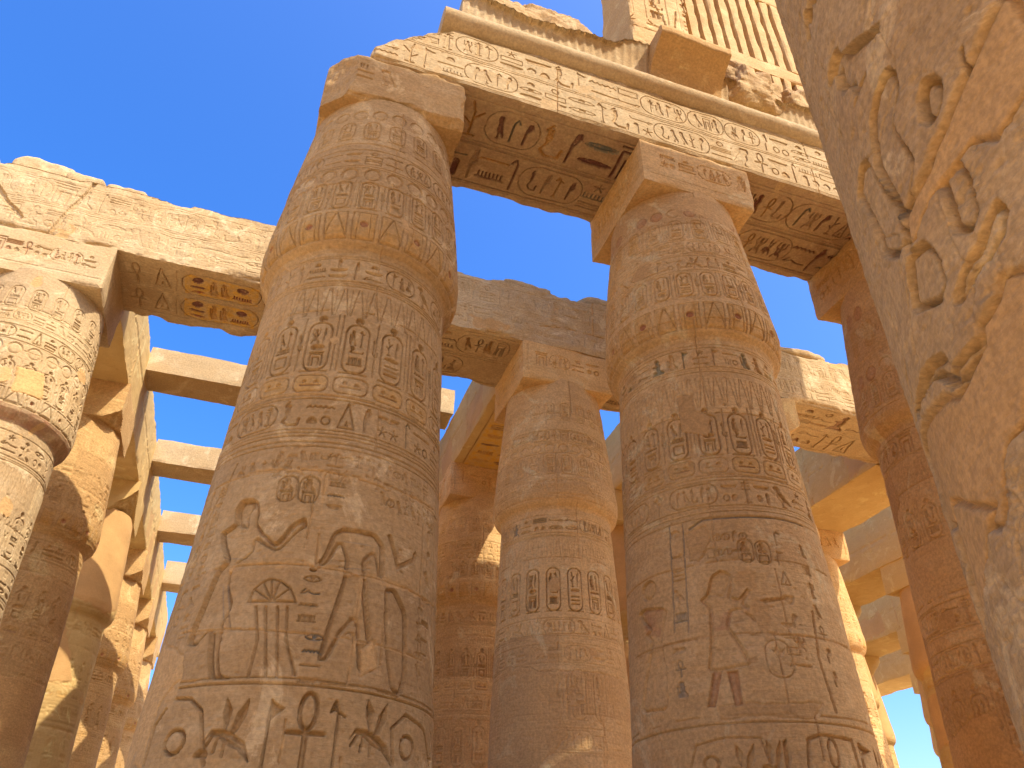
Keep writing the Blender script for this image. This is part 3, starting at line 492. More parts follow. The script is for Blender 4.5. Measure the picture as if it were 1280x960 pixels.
# second tall column of the first row
R = colmap(-140, 64, 2.4, .0100)
R.drums([2.3, 3.42, 4.3, 5.2, 6.4, 7.4, 9.0, 10.1, 11.2], 8, .75)
ph = SR(-31)
R.ovals(11.35, 11.62, .32, .007, ph, RED); R.cart(10.8, 11.3, 14, .010, .42, ph, None, OCH, disc=False); R.text(10.42, 10.74, 15, .008); R.text(10.02, 10.36, 19, .013)
R.cart(9.46, 9.98, 4, .015, .36, ph, disc=False); R.boxes(8.86, 9.3, .36, .014, ph); R.text(8.2, 8.56, 25, .020, [None, None, GREEN]); R.ringline(8.12); R.ringline(8.62)
R.leaves(7.5, 8.0, .2, .010); R.cart(6.72, 7.5, 2, .028, .45, ph); R.nbty(6.42, 6.68, .45, .012, ph); R.text(5.95, 6.32, 41, .018)
for z in (5.8, 5.87, 6.37): R.ringline(z, .016, .012)
R.poly(soft(P_(TB['king'])), .028, None, .5, .6); R.poly(soft(P_(TB['wig'])), .032, None, .5, .2); R.poly(P_(TB['leg1']), .028, RED, .55, .5); R.poly(P_(TB['leg2']), .028, RED, .55, .5)
R.tint(P_([(-45, 4.6), (-33, 4.58), (-36, 4.35), (-45, 4.35)]), RED, .55)
R.poly(soft(P_(TB['fig2'])), .024, None, .5, .6); hx, hz_ = P_(TB['head2'])[0]; R.poly(ell(hx, hz_, .15, .13), .024); R.tint(P_([(-86, 4.85), (-70, 4.77), (-73, 4.4), (-84, 4.5)]), RED, .5)
R.stroke(P_(TB['v1']), .018, .014, BLUE); R.stroke(P_(TB['v2']), .018, .014, BLUE); R.stroke(P_(TB['stf']), .03, .018); R.stroke(P_(TB['top']), .03, .014, BLUE)
for (cx, cz) in P_(TB['gt']) + P_(TB['gl']): R.glyph(rnd.choice(FLAT + TALL[:6]), cx, cz, .15, .18, .014, rnd.choice([None, BLUE]))
for k in ('c1', 'c2'):
    cx, cz = P_(TB[k])[0]; R.rrect(cx, cz, .18, .30, .014, .018); R.glyph('god', cx, cz + .06, .12, .14, .028); R.glyph('box', cx, cz - .08, .12, .10, .028)
for i in range(6):
    for j in range(2): R.glyph(rnd.choice(TALL + FLAT), SR(-44 + 4.4 * i), 5.52 - .2 * j, .1, .15, .013)
for i in range(7): R.glyph(rnd.choice(TALL + FLAT), SR(-4), 5.5 - .26 * i, .14, .18, .012); R.glyph(rnd.choice(TALL + FLAT), SR(12), 5.4 - .26 * i, .14, .18, .012)
cx, cz = P_(TB['off'])[0]; R.rrect(cx, cz, .28, .42, .016, .012); R.glyph('lotus', cx, cz, .22, .34, .012)
for i in range(4): R.glyph(rnd.choice(FLAT), SR(-8), 4.4 - .15 * i, .16, .1, .010)
R.ringline(3.34, .02, .016)
R.stroke(P_(TB['car']), .035, .022); cx, cz = P_(TB['ank'])[0]; R.glyph('ankh', cx, cz - .15, .26, .6, .030)
R.stroke(P_([(-62, 2.9), (-58, 3.15), (-45, 3.2), (-30, 3.18), (-26, 2.7)]), .02, .016); R.glyph('ring', SR(-52), 2.95, .2, .2, .025); R.glyph('bee', SR(-38), 2.9, .36, .46, .025)
for i, n in enumerate(['bee', 'reed', 'flag', 'bee', 'ring']): R.glyph(n, SR(-26 + 5 * i if i < 2 else 20 + 12 * (i - 2)), 2.92, .3 if n != 'reed' else .12, .5, .028)
R.wear(9, .45); R.mortar(P_(TB['mort']), -.004, .8); R.mortar(P_(TB['mort2']), -.004, .6); R.mortar(P_([(-47, 7.75), (-37, 7.75), (-37, 7.45), (-28, 7.35), (-31, 7.0), (-47, 7.15)]), rag=.02)
R.seam(P_([(-95, 4.3), (-20, 4.28), (40, 4.3)]), .03, 3, .5); R.rough(12, .006)
def abmap(seed, depth=.014, col=None):
    f = Relief(-1.134, 1.134, 12.085, 13.19, .02); f.text(12.5, 12.98, seed, depth, col, False, -.75, .95); f.stroke([(-1.0, 12.3), (1.0, 12.3)], .015, .008); f.rough(seed, .003)
    l = Relief(-1.105, 1.105, 12.085, 13.19, .02); l.text(12.35, 13.0, seed + 3, .012, [OCH, None, YEL], False, -.9, .95, .14, .5); l.tint([(-1, 12.3), (1, 12.3), (1, 13.1), (-1, 13.1)], OCH, .5); l.rough(seed, .003)
    return {'front': f, 'left': l}
column('papyrus_column', 'tall column right of centre carved with a figure raising both arms, reddish legs', 6.142, 8.773, R, M_BRIGHTENED, 20, abacus_rel=abmap(101))

# third, half hidden by the great column
R = colmap(-160, -60, 2.3, .012)
R.drums([2.3, 3.5, 4.6, 5.7, 6.8, 7.6, 9.1, 10.3, 11.3], 14, .75); ph = SR(-120)
R.ovals(11.2, 11.6, .34, .008, ph, RED); R.cart(10.5, 11.15, 14, .010, .42, ph, [None, OCH], OCH, disc=False); R.text(10.15, 10.45, 15, .008)
R.ovals(9.75, 10.1, .34, .012, ph, RED); R.cart(9.2, 9.75, 5, .014, .34, ph, disc=False); R.text(8.15, 8.6, 29, .022, [None, OCH]); R.leaves(7.4, 8.0, .2, .008); R.cart(6.6, 7.3, 6, .018, .45, ph); R.text(5.2, 5.6, 55, .016); R.text(4.6, 4.95, 59, .012); R.cart(3.4, 4.4, 7, .012, .4, ph); R.text(2.6, 3.2, 60, .014)
R.wear(19, .4, 1.1); R.mortar(P_([(-150, 8.0), (-112, 8.15), (-108, 7.5), (-130, 7.1), (-155, 7.3)]), rag=.04); R.mortar(P_([(-165, 5.6), (-135, 5.5), (-122, 5.15), (-124, 4.6), (-165, 4.4)]), rag=.06); R.mortar(P_([(-165, 3.9), (-130, 3.8), (-80, 4.0), (-60, 2.2), (-165, 2.2)]), rag=.09); R.rough(22, .006)
column('papyrus_column', 'reddish painted column half hidden behind the huge mortar-patched column at right', 11.39, 8.773, R, M_BRIGHTENED, 30, abacus_rel=abmap(131))

# first-row architrave --------------------------------------------------
X0, X1 = .12, 14.6; YA, YB = 7.657, 9.89
lint = empty('architrave', (6, 8.77, 13.17)); tag(lint, 'long sunlit architrave over the nearest columns with two crisp lines of signs', 'architrave')
def loc(o, root): o.location = -root.location; return o
f = Relief(X0, X1, 13.17, 14.72, .0095)
f.text(13.95, 14.62, 201, .010, [None, None, None, None, OCH], True, pig=.3, gap=.05); f.text(13.24, 13.9, 222, .010, [None, None, None, OCH], True, pig=.3, gap=.05); f.wear(5, .55, 1.1); f.mo *= .4; f.rough(6, .005)
f.seam([(3.42, 13.1), (3.46, 14.8)], .015, 2, .5); f.seam([(8.9, 13.1), (8.86, 14.8)], .015, 5, .5)
s = Relief(X0, X1, -YB, -YA, .0165)
cyn = [DRED, DRED, (.14, .17, .15), DRED, OCH, None]
s.tint([(X0, -YB), (X1, -YB), (X1, -YA), (X0, -YA)], (.34, .21, .12), .75); s.text(-8.72, -7.86, 31, .026, cyn, True, pig=1.0, gap=.02); s.text(-9.66, -8.8, 36, .026, cyn, True, pig=1.0, gap=.02); s.wear(8, .6, 1.2); s.mo *= .3; s.rough(9, .004)  # brown tint darkens the whole underside, shade put into the colour
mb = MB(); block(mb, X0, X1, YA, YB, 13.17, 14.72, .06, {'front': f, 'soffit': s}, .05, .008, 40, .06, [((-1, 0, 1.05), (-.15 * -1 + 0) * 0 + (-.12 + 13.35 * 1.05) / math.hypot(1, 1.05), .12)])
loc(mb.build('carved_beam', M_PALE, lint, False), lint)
# torus moulding: swept profile
def sweep(name, prof, x0, x1, mat, parent, res=.06, seed=0, rough=.01, flute=0, zjag=None, chopx=None):
    xs_ = np.arange(x0, x1 + res / 2, res); pr = np.array(prof); A, B = np.meshgrid(np.arange(len(pr)), xs_)
    P = np.stack([B, pr[A, 0], pr[A, 1]], -1).astype(float)
    P += np.stack([fbm(P * 2.5 + 7 * k, 4, seed + k) for k in range(3)], -1) * rough * 2
    if flute: P[..., 1] += flute * (np.abs(np.sin(P[..., 0] * math.pi / .17)) ** .5) * (A > 0) * (A < len(pr) - 3)
    if zjag is not None:
        zt = zjag(P[..., 0]); P[..., 2] = np.minimum(P[..., 2], zt)
    if chopx is not None:
        t = chopx[0] - P[..., 0] + chopx[1] * (P[..., 2] - 14.7) + .1 * fbm(P * 3, 3, 4); P[..., 0] += np.maximum(t, 0)
    mb = MB(); mb.grid(P, flip=True)
    for e in (0, -1):  # end caps
        ring = P[e]; c = ring.mean(0); mb.grid(np.stack([ring, ring * 0 + c], 0), flip=(e == 0))
    return mb.build(name, mat, parent, True)
tor = [(9.0, 14.70)] + [(7.66 + .12 - .30 * math.sin(a_), 14.95 - .25 * math.cos(a_)) for a_ in np.linspace(.0, math.pi, 12)] + [(9.0, 15.2), (9.0, 14.7)]
loc(sweep('torus_moulding', tor, 1.25, X1 - .1, M_PALE, lint, .05, 3, .006), lint)
def zj(x): return 15.95 + .35 * np.sin(x * 1.3 + .4) * .4 + .28 * fbm(np.stack([x * 1.4, x * 0, x * 0], -1), 4, 3)
cav = [(9.2, 15.18)] + [(7.74 - .02 - .12 * ((z_ - 15.2) / .9) ** 2, z_) for z_ in np.linspace(15.2, 16.3, 14)] + [(7.9, 16.35), (9.2, 16.3), (9.2, 15.18)]
loc(sweep('broken_cornice', cav, 1.6, X1 - .2, M_PALE, lint, .03, 8, .012, .035, zj), lint)
# the overhanging cornice block that survived
ys = [(8.9, 15.15), (7.72, 15.15), (7.70, 15.35), (7.64, 15.55), (7.5, 15.75), (7.32, 15.9), (7.15, 16.0), (7.1, 16.02), (7.09, 16.22), (7.13, 16.26), (8.9, 16.3), (8.9, 15.15)]
pp = []
for (a1, b1), (a2, b2) in zip(ys[:-1], ys[1:]):
    n_ = max(1, int(math.hypot(a2 - a1, b2 - b1) / .06)); pp += [(a1 + (a2 - a1) * k / n_, b1 + (b2 - b1) * k / n_) for k in range(n_)]
pp.append(ys[-1])
o = sweep('cornice_block', pp, 5.5, 7.1, M_TAN, None, .05, 15, .018); tag(o, 'curved overhanging cornice block jutting out on top of the first architrave', 'cornice block')

# rocks -----------------------------------------------------------------
def rock(name, label, cx, cy, cz, sx, sy, sz, seed, mat=None, cat='rubble', group=None, res=.06, amp=.22):
    mb = MB(); block(mb, cx - sx, cx + sx, cy - sy, cy + sy, cz - sz, cz + sz, res, None, .02, .002, seed, .05)
    def fn(V):
        c = np.array([cx, cy, cz]); d = V - c; n = np.array([sx, sy, sz]); u = d / n; L = (np.abs(u) ** 4).sum(1) ** .25; u = u / np.maximum(L, .3)[:, None] * np.minimum(L, 1)[:, None]
        nn = fbm(V * 1.3, 4, seed, .5)[:, None] * 1.25; n2 = np.abs(fbm(V * 2.4, 3, seed + 4))[:, None]
        return c + u * n * (1 + amp * nn - .3 * amp * n2)
    o = mb.build(name, mat or M_ROCK, None, False, fn)
    o.data.transform(Matrix.Translation((-cx, -cy, -cz + sz))); o.location = (cx, cy, cz - sz)
    return tag(o, label, cat, group)
rock('broken_block', 'jagged broken block at the left end on top of the first cornice', 3.0, 8.35, 16.45, 1.35, .5, .8, 3, cat='broken block', amp=.45)
rock('broken_block', 'smaller eroded stone stepping down to the left of the clerestory pier', 4.75, 8.4, 16.1, .8, .45, .6, 6, cat='broken block', amp=.4)
rock('broken_block', 'lumpy broken stone just right of the overhanging cornice block', 8.1, 8.0, 16.25, .7, .5, .62, 9, cat='broken block', amp=.5)
rock('broken_block', 'rounded boulder-like stone under the stone grille, nearer the huge column', 9.5, 8.1, 16.45, .62, .45, .55, 14, cat='broken block', amp=.45)
rock('broken_block', 'rightmost low chunk on the cornice beside the huge column', 11.0, 8.2, 16.3, .8, .5, .6, 17, cat='broken block', amp=.45)

# clerestory: pier and stone grille
p = Relief(6.1, 7.85, 15.0, 25.0, .03); p.cart(20.0, 22.5, 3, .03, 1.0, 6.9, sep=False); p.stroke([(6.3, 17), (7.3, 19.5), (6.9, 21)], .04, .03); p.stroke([(7.6, 17), (7.2, 19), (7.5, 21)], .04, .03); p.text(23, 24, 5, .03); p.seam([(6.1, 19.7), (7.85, 19.75)], .03, 3, .6); p.rough(3, .01)
mb = MB(); block(mb, 6.1, 7.85, 9.0, 10.4, 15.0, 25.0, .08, {'front': p}, .06, .012, 70); o = mb.build('clerestory_pier', M_TAN, None, False); tag(o, 'tall upright stone pier rising behind the cornice, left of the slotted window', 'pier')
gr = empty('stone_grille', (12, 9.6, 15)); tag(gr, 'tall stone window grille with two tiers of narrow vertical slots, top right', 'window grille')
def bar(x0, x1, y0, y1, z0, z1, nm, seed, mat=M_TAN): mb = MB(); block(mb, x0, x1, y0, y1, z0, z1, .08, None, .03, .008, seed, .05); return loc(mb.build(nm, mat, gr, False), gr)
bar(7.87, 15.9, 9.42, 10.05, 15.0, 18.75, 'sill_wall', 1); bar(7.87, 15.9, 9.42, 10.05, 20.45, 21.0, 'crossbar', 2); bar(7.87, 15.9, 9.40, 10.3, 24.4, 25.0, 'lintel', 3)
k = 0; x = 7.87
while x < 15.7:
    for (z0, z1) in ((18.74, 20.46), (20.99, 24.41)): bar(x, x + .26, 9.425, 10.045, z0, z1, 'bar', 10 + k)
    x += .39; k += 1

# ------------------------------------------------------------------ second row
def std_map(t0, t1, z0, res, seed, deep=1.0, mort=()):
    R = colmap(t0, t1, z0, res); r = random.Random(seed); ph = r.uniform(0, .4)
    R.drums([z0 + .1 + 1.08 * i for i in range(int((11.8 - z0) / 1.08))], seed, .75)
    R.cart(10.85, 11.35, seed, .007 * deep, .4, ph, disc=False, sep=False); R.text(10.2, 10.55, seed + 1, .012 * deep); R.ovals(9.95, 10.18, .3, .008 * deep, ph); R.cart(9.4, 9.92, seed + 2, .015 * deep, .36, ph, disc=True); R.boxes(8.86, 9.28, .34, .012 * deep, ph, OCH if seed % 2 else None)
    R.text(8.2, 8.56, seed + 3, .018 * deep, [None, None, OCH]); R.ringline(8.12); R.leaves(7.6, 8.05, .2, .008 * deep); R.cart(6.7, 7.5, seed + 4, .024 * deep, .45, ph); R.nbty(6.4, 6.66, .45, .012, ph); R.text(5.9, 6.3, seed + 5, .014 * deep); R.ringline(5.82)
    if z0 < 5:
        R.cart(4.6, 5.7, seed + 6, .014 * deep, .5, ph); R.text(4.0, 4.4, seed + 7, .012 * deep); R.cart(2.9, 3.9, seed + 8, .014 * deep, .6, ph)
    R.wear(seed + 9, .3, .7)
    for m_ in mort: R.mortar(P_(m_), rag=.08, seed=seed)
    R.rough(seed, .004); return R
R = colmap(-122, 76, 3.4, .0125); ph = SR(-26)
R.drums([3.5, 4.6, 5.35, 6.05, 7.6, 8.9, 10.0, 11.1], 41, .8); R.cart(10.9, 11.4, 11, .006, .4, ph, disc=False, sep=False); R.text(10.3, 10.62, 2, .012); R.ovals(10.0, 10.25, .3, .008, ph); R.cart(9.45, 9.95, 7, .008, .36, ph, disc=False); R.text(9.1, 9.35, 9, .006)
R.text(8.15, 8.56, 46, .022, [None, None, BLUE]); R.ringline(8.08); R.leaves(7.5, 8.0, .2, .006); R.cart(6.5, 7.4, 8, .040, .45, ph, sep=False, disc=False); R.text(6.0, 6.35, 48, .010); R.text(5.5, 5.85, 49, .008); R.cart(4.5, 5.4, 31, .006, .42, ph, disc=False); R.text(3.95, 4.35, 50, .007); R.glyph('bird', SR(-36), 4.9, .3, .4, .010); R.glyph('man', SR(-12), 4.9, .3, .4, .008)
R.wear(44, .4); R.mortar(P_([(-128, 5.4), (-60, 5.5), (-24, 5.3), (-20, 4.2), (-60, 3.2), (-128, 3.2)]), -.004, .55, 5, .1); R.mortar(P_([(10, 5.35), (80, 5.4), (80, 3.2), (8, 3.2)]), -.004, .45, 8, .1); R.mortar(P_([(-30, 9.3), (5, 9.3), (15, 9.0), (-30, 8.95)]), -.004, .4, 3, .05); R.rough(47, .006)
def abmap2(seed, W=1.173):
    f = Relief(-W, W, 11.99, 13.09, .02); f.text(12.4, 12.85, seed, .012, [None, OCH, None], False, -.85, .95, pig=.5); f.stroke([(-1.05, 12.2), (1.05, 12.2), (1.05, 13.0), (-1.05, 13.0), (-1.05, 12.2)], .015, .01); f.rough(seed, .003)
    l = Relief(-1.088, 1.088, 11.99, 13.09, .02); l.text(12.25, 12.95, seed + 3, .012, [OCH, None], False, -.9, .95, .14, .4); l.rough(seed, .003)
    return {'front': f, 'left': l}
K2 = dict(aw=1.173, ad=1.088, ztop=13.09, zab=11.99)
column('papyrus_column', 'middle column with a ring of deep dark cartouches, standing between the two tall ones', 6.181, 14.904, R, M_BRIGHTENED, 50, abacus_rel=abmap2(51), **K2)
R = colmap(-76, 120, 3.8, .0125); ph = SR(12)
R.drums([3.5, 4.6, 5.8, 7.0, 8.0, 9.0, 10.1, 11.1], 61, .3); R.cart(11.05, 11.6, 12, .012, .45, ph, disc=False, sep=False); R.text(10.72, 11.0, 62, .008); R.text(10.28, 10.62, 63, .020); R.ovals(9.95, 10.25, .34, .010, ph); R.cart(9.3, 9.92, 9, .018, .36, ph); R.boxes(8.98, 9.24, .3, .022, ph, None)
R.tint([(SR(-80), 8.7), (SR(125), 8.7), (SR(125), 8.97), (SR(-80), 8.97)], RED, .5)
R.text(8.1, 8.55, 64, .020); R.ringline(8.02); R.leaves(7.4, 7.95, .2, .010); R.cart(6.5, 7.35, 3, .024, .46, ph, [None, RED, None]); R.text(5.9, 6.35, 65, .014); R.cart(4.2, 5.7, 5, .014, .5, ph)
R.wear(63, .5); R.mortar(P_([(18, 9.75), (38, 9.8), (44, 9.25), (22, 9.2)]), rag=.05); R.rough(66, .005)
a0 = abmap2(67, 1.12); a0['front'] = Relief(-1.173, 1.173, 11.99, 13.09, .02); a0['front'].text(12.42, 12.82, 73, .010, [None, RED, None], False, -1.05, .95, gap=.04, pig=.5); a0['front'].stroke([(-1.1, 12.22), (1.1, 12.22)], .02, .016); a0['front'].rough(3, .004)
colL = column('papyrus_column', 'brightly sunlit carved column at the far left edge with a crisp square abacus', -5.254, 14.904, R, M_PALE, 60, abacus_rel=a0, abmat=M_PALE, **K2)

X0, X1 = -13.0, 21.0; YA, YB = 13.815, 15.99
lint2 = empty('architrave', (4, 14.9, 13.07)); tag(lint2, 'long eroded architrave of the second row with yellow painted cartouches beneath its left end', 'architrave')
f = Relief(X0, X1, 13.07, 14.8, .02)
f.text(13.95, 14.6, 301, .004, None, True, gap=.04); f.text(13.2, 13.85, 305, .003, None, True, gap=.04); f.wear(35, .2, .5)
S_, Z_ = np.meshgrid(f.s, f.z); leftm = 1 - sst((S_ + .2) / 1.5)
stri = fbm(np.stack([S_ * 1.2, Z_ * 11, S_ * 0], -1), 5, 91, .65); f.H += (leftm * (.012 * stri - .006) + .012 * (1 - leftm) * stri).astype(np.float32)
for a_, b_, w_ in (((-5.0, 14.85), (-5.45, 13.0), .03), ((-7.2, 14.6), (-6.0, 13.4), .05)):
    q = f.win(-9, 2, 13, 14.9); sd = f.sd_line(q[2], q[3], [a_, b_]) - w_ + .03 * fbm(np.stack([q[2] * 3, q[3] * 3, q[2] * 0], -1), 3, 8); f.H[q[:2]] -= (.05 * sst(-sd / .02 + .5)).astype(np.float32)
f.seam([(3.2, 13.0), (3.25, 14.9)], .015, 2, .5); f.seam([(6.9, 13.7), (6.95, 14.9)], .04, 6, .7); f.seam([(5.1, 13.6), (6.2, 13.75), (8.3, 13.6)], .03, 16, .6); f.rough(7, .007)
s = Relief(X0, X1, -YB, -YA, .019)
# painted soffit, left bay: two identical lines of signs
for zc in (-14.42, -15.28):
    zc_ = zc; D_ = .018
    s.stroke([(-4.05, zc + .42), (-.55, zc + .42)], .014, .01); s.stroke([(-4.05, zc - .42), (-.55, zc - .42)], .014, .01)
    s.glyph('ankh', -3.72, zc_, .36, .66, D_, OCH, .3); s.glyph('tri', -3.22, zc_, .34, .62, D_, OCH, .3); s.stroke([(-2.9, zc - .36), (-2.9, zc + .36)], .02, D_)
    s.tint([(-2.75, zc - .34), (-1.15, zc - .34), (-1.15, zc + .34), (-2.75, zc + .34)], YEL, 1.0); s.rrect(-1.95, zc, 1.7, .72, .03, D_)
    s.glyph('sun', -2.45, zc + .17, .28, .24, D_, DRED, 1); s.glyph('mouth', -2.45, zc - .05, .34, .14, D_, DRED, 1); s.glyph('mouth', -2.45, zc - .22, .3, .1, D_, RED, 1)
    s.glyph('god', -2.08, zc, .2, .5, D_, OCH, .6); s.glyph('god', -1.86, zc, .2, .5, D_, OCH, .6); s.glyph('sun', -1.5, zc + .14, .3, .26, D_, DRED, 1); s.glyph('comb', -1.5, zc - .18, .42, .2, D_, RED, 1)
    s.glyph('bee', -.82, zc, .42, .56, D_, OCH, .9)
for (sa, sb, sd_) in ((1.8, 4.95, 401), (7.4, 10.5, 410), (12.7, 17.2, 420)):
    s.text(-14.85, -13.95, sd_, .040, [DRED, None, OCH, None], True, sa, sb, gap=.03, pig=.6); s.text(-15.85, -14.92, sd_ + 2, .040, [DRED, None, None], True, sa, sb, gap=.03, pig=.6)
s.rough(13, .004)
mb = MB(); block(mb, X0, X1, YA, YB, 13.07, 14.8, .08, {'front': f, 'soffit': s}, .09, .02, 44, .09); loc(mb.build('carved_beam', M_PALE, lint2, False), lint2)
G2 = 'loose weathered stones along the top of the second architrave'
for i, (cx, sx, sz, lb) in enumerate([(-6.05, .6, .3, 'largest rounded stone near the left edge on the second architrave'), (-5.28, .42, .2, 'squarish stone left of the crack on the second architrave'), (-4.4, .46, .17, 'flat stone just right of the crack on the second architrave'),
        (-7.6, .55, .3, 'stone cut by the left edge of the photo on the second architrave'), (5.2, .9, .15, 'long low stone above the middle column on the second architrave'), (7.1, .5, .17, 'small sunlit stone at the top of the second architrave, left of the king column'), (13.4, 1.2, .14, 'pale flat stone on the sunlit right stretch of the second architrave')]):
    rock('capping_stone', lb, cx, 14.3, 14.80 + sz * .75, sx, .42, sz, 80 + i, M_PALE, 'stone', G2, .05, .3)

# ------------------------------------------------------------------ columns further back (shared meshes)
R = std_map(-110, 110, 4.5, .026, 71, 1.0, [[(-60, 7.6), (-10, 7.7), (0, 6.8), (-50, 6.6)], [(20, 5.6), (90, 5.7), (80, 4.4), (10, 4.4)]])
GB = 'columns standing behind the second row'
T1 = column('papyrus_column', 'second carved column of the left colonnade, right behind the sunlit one', -5.254, 20.2, R, M_TAN, 70, abchop=[((1, -.6, -1.1), -7.35, .12)], group=GB, **K2)
R = std_map(-110, 110, 4.5, .03, 82, .7, [[(-120, 12.2), (120, 12.2), (120, 9.6), (60, 8.9), (0, 9.2), (-60, 8.7), (-120, 9.4)], [(-70, 8.0), (20, 8.3), (50, 6.9), (-60, 6.4)]])
T2 = column('papyrus_column', 'third column of the left colonnade with a smooth unlettered restored capital', -5.254, 26.1, R, M_SMOOTH, 75, abchop=[((1, -.7, -1.0), -6.9, .1)], group=GB, **K2)
R = std_map(-110, 110, 4.5, .02, 93, 1.1)
T3 = column('papyrus_column', 'orange-lit column glimpsed in the gap between the nearest and the middle column', 6.18, 21.35, R, M_BRIGHTENED, 79, abacus_rel=abmap2(97), group=GB, **K2)
def place(src, x, y, lb): return dup(src, (x, y, 0), math.atan2(-x, y) - math.atan2(-src.location.x, src.location.y) if True else 0, lb)
for y, src, lb in ((32.1, T1, 'fourth column of the left colonnade, lit at its capital'), (38.1, T1, 'fifth column of the left colonnade, small beside the sky sliver'), (44.1, T1, 'sixth and farthest column of the left colonnade')): place(src, -5.254, y, lb)
for y, src, lb in ((27.4, T2, 'column two places behind the middle column, mostly hidden'), (33.5, T2, 'column three places behind the middle column, mostly hidden')): place(src, 6.18, y, lb)
place(T2, .65, 21.3, 'column hidden behind the nearest tall column'); place(T1, .65, 14.904, 'second-row column hidden behind the nearest tall column')
place(T1, 11.6, 14.904, 'second-row column hidden behind the king column'); place(T2, 11.6, 21.3, 'sliver of column between the middle column and the king column'); place(T1, 11.6, 27.4, 'farther sliver of column left of the king column')
for y, lb in ((14.904, 'second-row column hidden behind the huge right column'), (21.6, 'column right of the king column with a brilliantly sunlit carved capital'), (27.7, 'column just behind the brilliantly sunlit capital'), (33.8, 'column hidden third behind the sunlit capital')): place(T3 if y < 22 else T2, 18.55, y, lb)
for x, y, lb in ((24.5, 21.8, 'bare orange column left of the half hidden reddish column'), (24.5, 27.9, 'smaller bare column in the far right colonnade, second in line'), (30.9, 22.2, 'restored column behind the orange bare one, close to the reddish column'), (30.9, 28.1, 'far restored column, under the third stepped beam'), (30.9, 34.2, 'farthest column in the line under the third stepped beam'), (37.2, 28.1, 'pale far column under the fourth stepped beam'), (37.2, 34.2, 'pale farthest column low beside the sky patch')): place(T2, x, y, lb)

# long beams running away from the camera
def runbeam(lb, x, y0, y1, z1, mat, seed, rel=None, hw=1.1):
    rel = dict(rel or {}); r = random.Random(seed)
    for fc, (a_, b_) in (('left', (-y1, -y0)), ('right', (y0, y1))):
        Rf = Relief(a_, b_, 13.07, z1, .07); yy = y0 + 3
        while yy < y1:
            c_ = -yy if fc == 'left' else yy; Rf.seam([(c_, 13.0), (c_ + r.uniform(-.05, .05), z1 + .1)], .03, r.randint(0, 99), .8); yy += 3.0
        Rf.seam([(a_, 14.1), (b_, 14.1)], .02, seed, .5)
        for _ in range(6): c_ = r.uniform(a_, b_); Rf.mortar([(c_, 13.2), (c_ + 1.1, 13.3), (c_ + .9, 14.3), (c_ - .2, 14.0)], -.01, .8, r.randint(0, 99), .2)
        Rf.rough(seed, .006); rel[fc] = Rf
    mb = MB(); block(mb, x - hw, x + hw, y0, y1, 13.07, z1, .12, rel, .035, .010, seed, .08)
    o = mb.build('cross_architrave', mat, None, False); o.data.transform(Matrix.Translation((-x, -y0, -13.07))); o.location = (x, y0, 13.07); return tag(o, lb, 'architrave', 'smooth restored beams running back from the second row')
runbeam('smooth sunlit beam running back over the left colonnade', -5.254, 15.995, 47, 15.12, M_SMOOTH, 90)
runbeam('beam hidden behind the nearest tall column', .65, 15.995, 40, 15.1, M_SMOOTH, 91)
sr = Relief(5.08, 7.28, -37.0, -15.995, .03)
sr.H[:] = 0; sr.stroke([(5.35, -30), (5.35, -16.2)], .03, .02); sr.stroke([(7.0, -30), (7.0, -16.2)], .03, .02); sr.tint([(5.4, -20.3), (6.95, -20.3), (6.95, -16.5), (5.4, -16.5)], YEL, 1.0)
for i in range(7):
    for j in range(2): sr.glyph(rnd.choice(FLAT + ['sun', 'box']), 5.8 + .7 * j, -16.9 - .5 * i, .5, .3, .02, rnd.choice([OCH, DRED]), .7)
runbeam('beam over the middle gap with a yellow painted underside', 6.18, 15.995, 37, 15.0, M_SMOOTH, 92, {'soffit': sr})
runbeam('beam edge seen in the narrow gap left of the king column', 11.6, 15.995, 34, 15.2, M_SMOOTH, 93)
runbeam('broad plain beam right of the king column, first of the stepped series', 18.55, 15.995, 46, 15.3, M_SMOOTH, 94, None, 1.24)
runbeam('second of the stepped plain beams at right', 24.55, 14, 46, 15.3, M_SMOOTH, 95, None, 1.26)
runbeam('third of the stepped plain beams at right', 31.0, 14, 50, 15.4, M_SMOOTH, 96, None, 1.2)
runbeam('fourth and palest of the stepped plain beams, above the low sky patch', 37.3, 14, 52, 15.4, M_SMOOTH, 97, None, 1.2)
def roofbeam(lb, x0, x1, y0, y1, z0, z1, seed):
    mb = MB(); block(mb, x0, x1, y0, y1, z0, z1, .1, None, .02, .006, seed, .06); o = mb.build('roof_beam', M_PALE, None, False)
    o.data.transform(Matrix.Translation((-(x0 + x1) / 2, -(y0 + y1) / 2, -z0))); o.location = ((x0 + x1) / 2, (y0 + y1) / 2, z0); return tag(o, lb, 'beam', 'short roof beams crossing the sky at left')
roofbeam('nearest and widest short beam crossing the sky at left', -4.17, -.42, 20.5, 21.7, 14.5, 15.32, 1)
roofbeam('second short beam crossing the sky at left', -4.17, -.42, 26.1, 27.3, 14.4, 15.3, 2)
roofbeam('third short beam crossing the sky at left', -4.17, -.42, 32.5, 33.8, 14.5, 15.4, 3)
roofbeam('fourth and smallest short beam, by the lower sky sliver', -4.17, -.42, 38.9, 40.2, 14.5, 15.6, 4)
roofbeam('sunlit beam end glimpsed between the nearest and middle columns', 1.73, 5.07, 20.6, 21.7, 15.02, 15.95, 5)

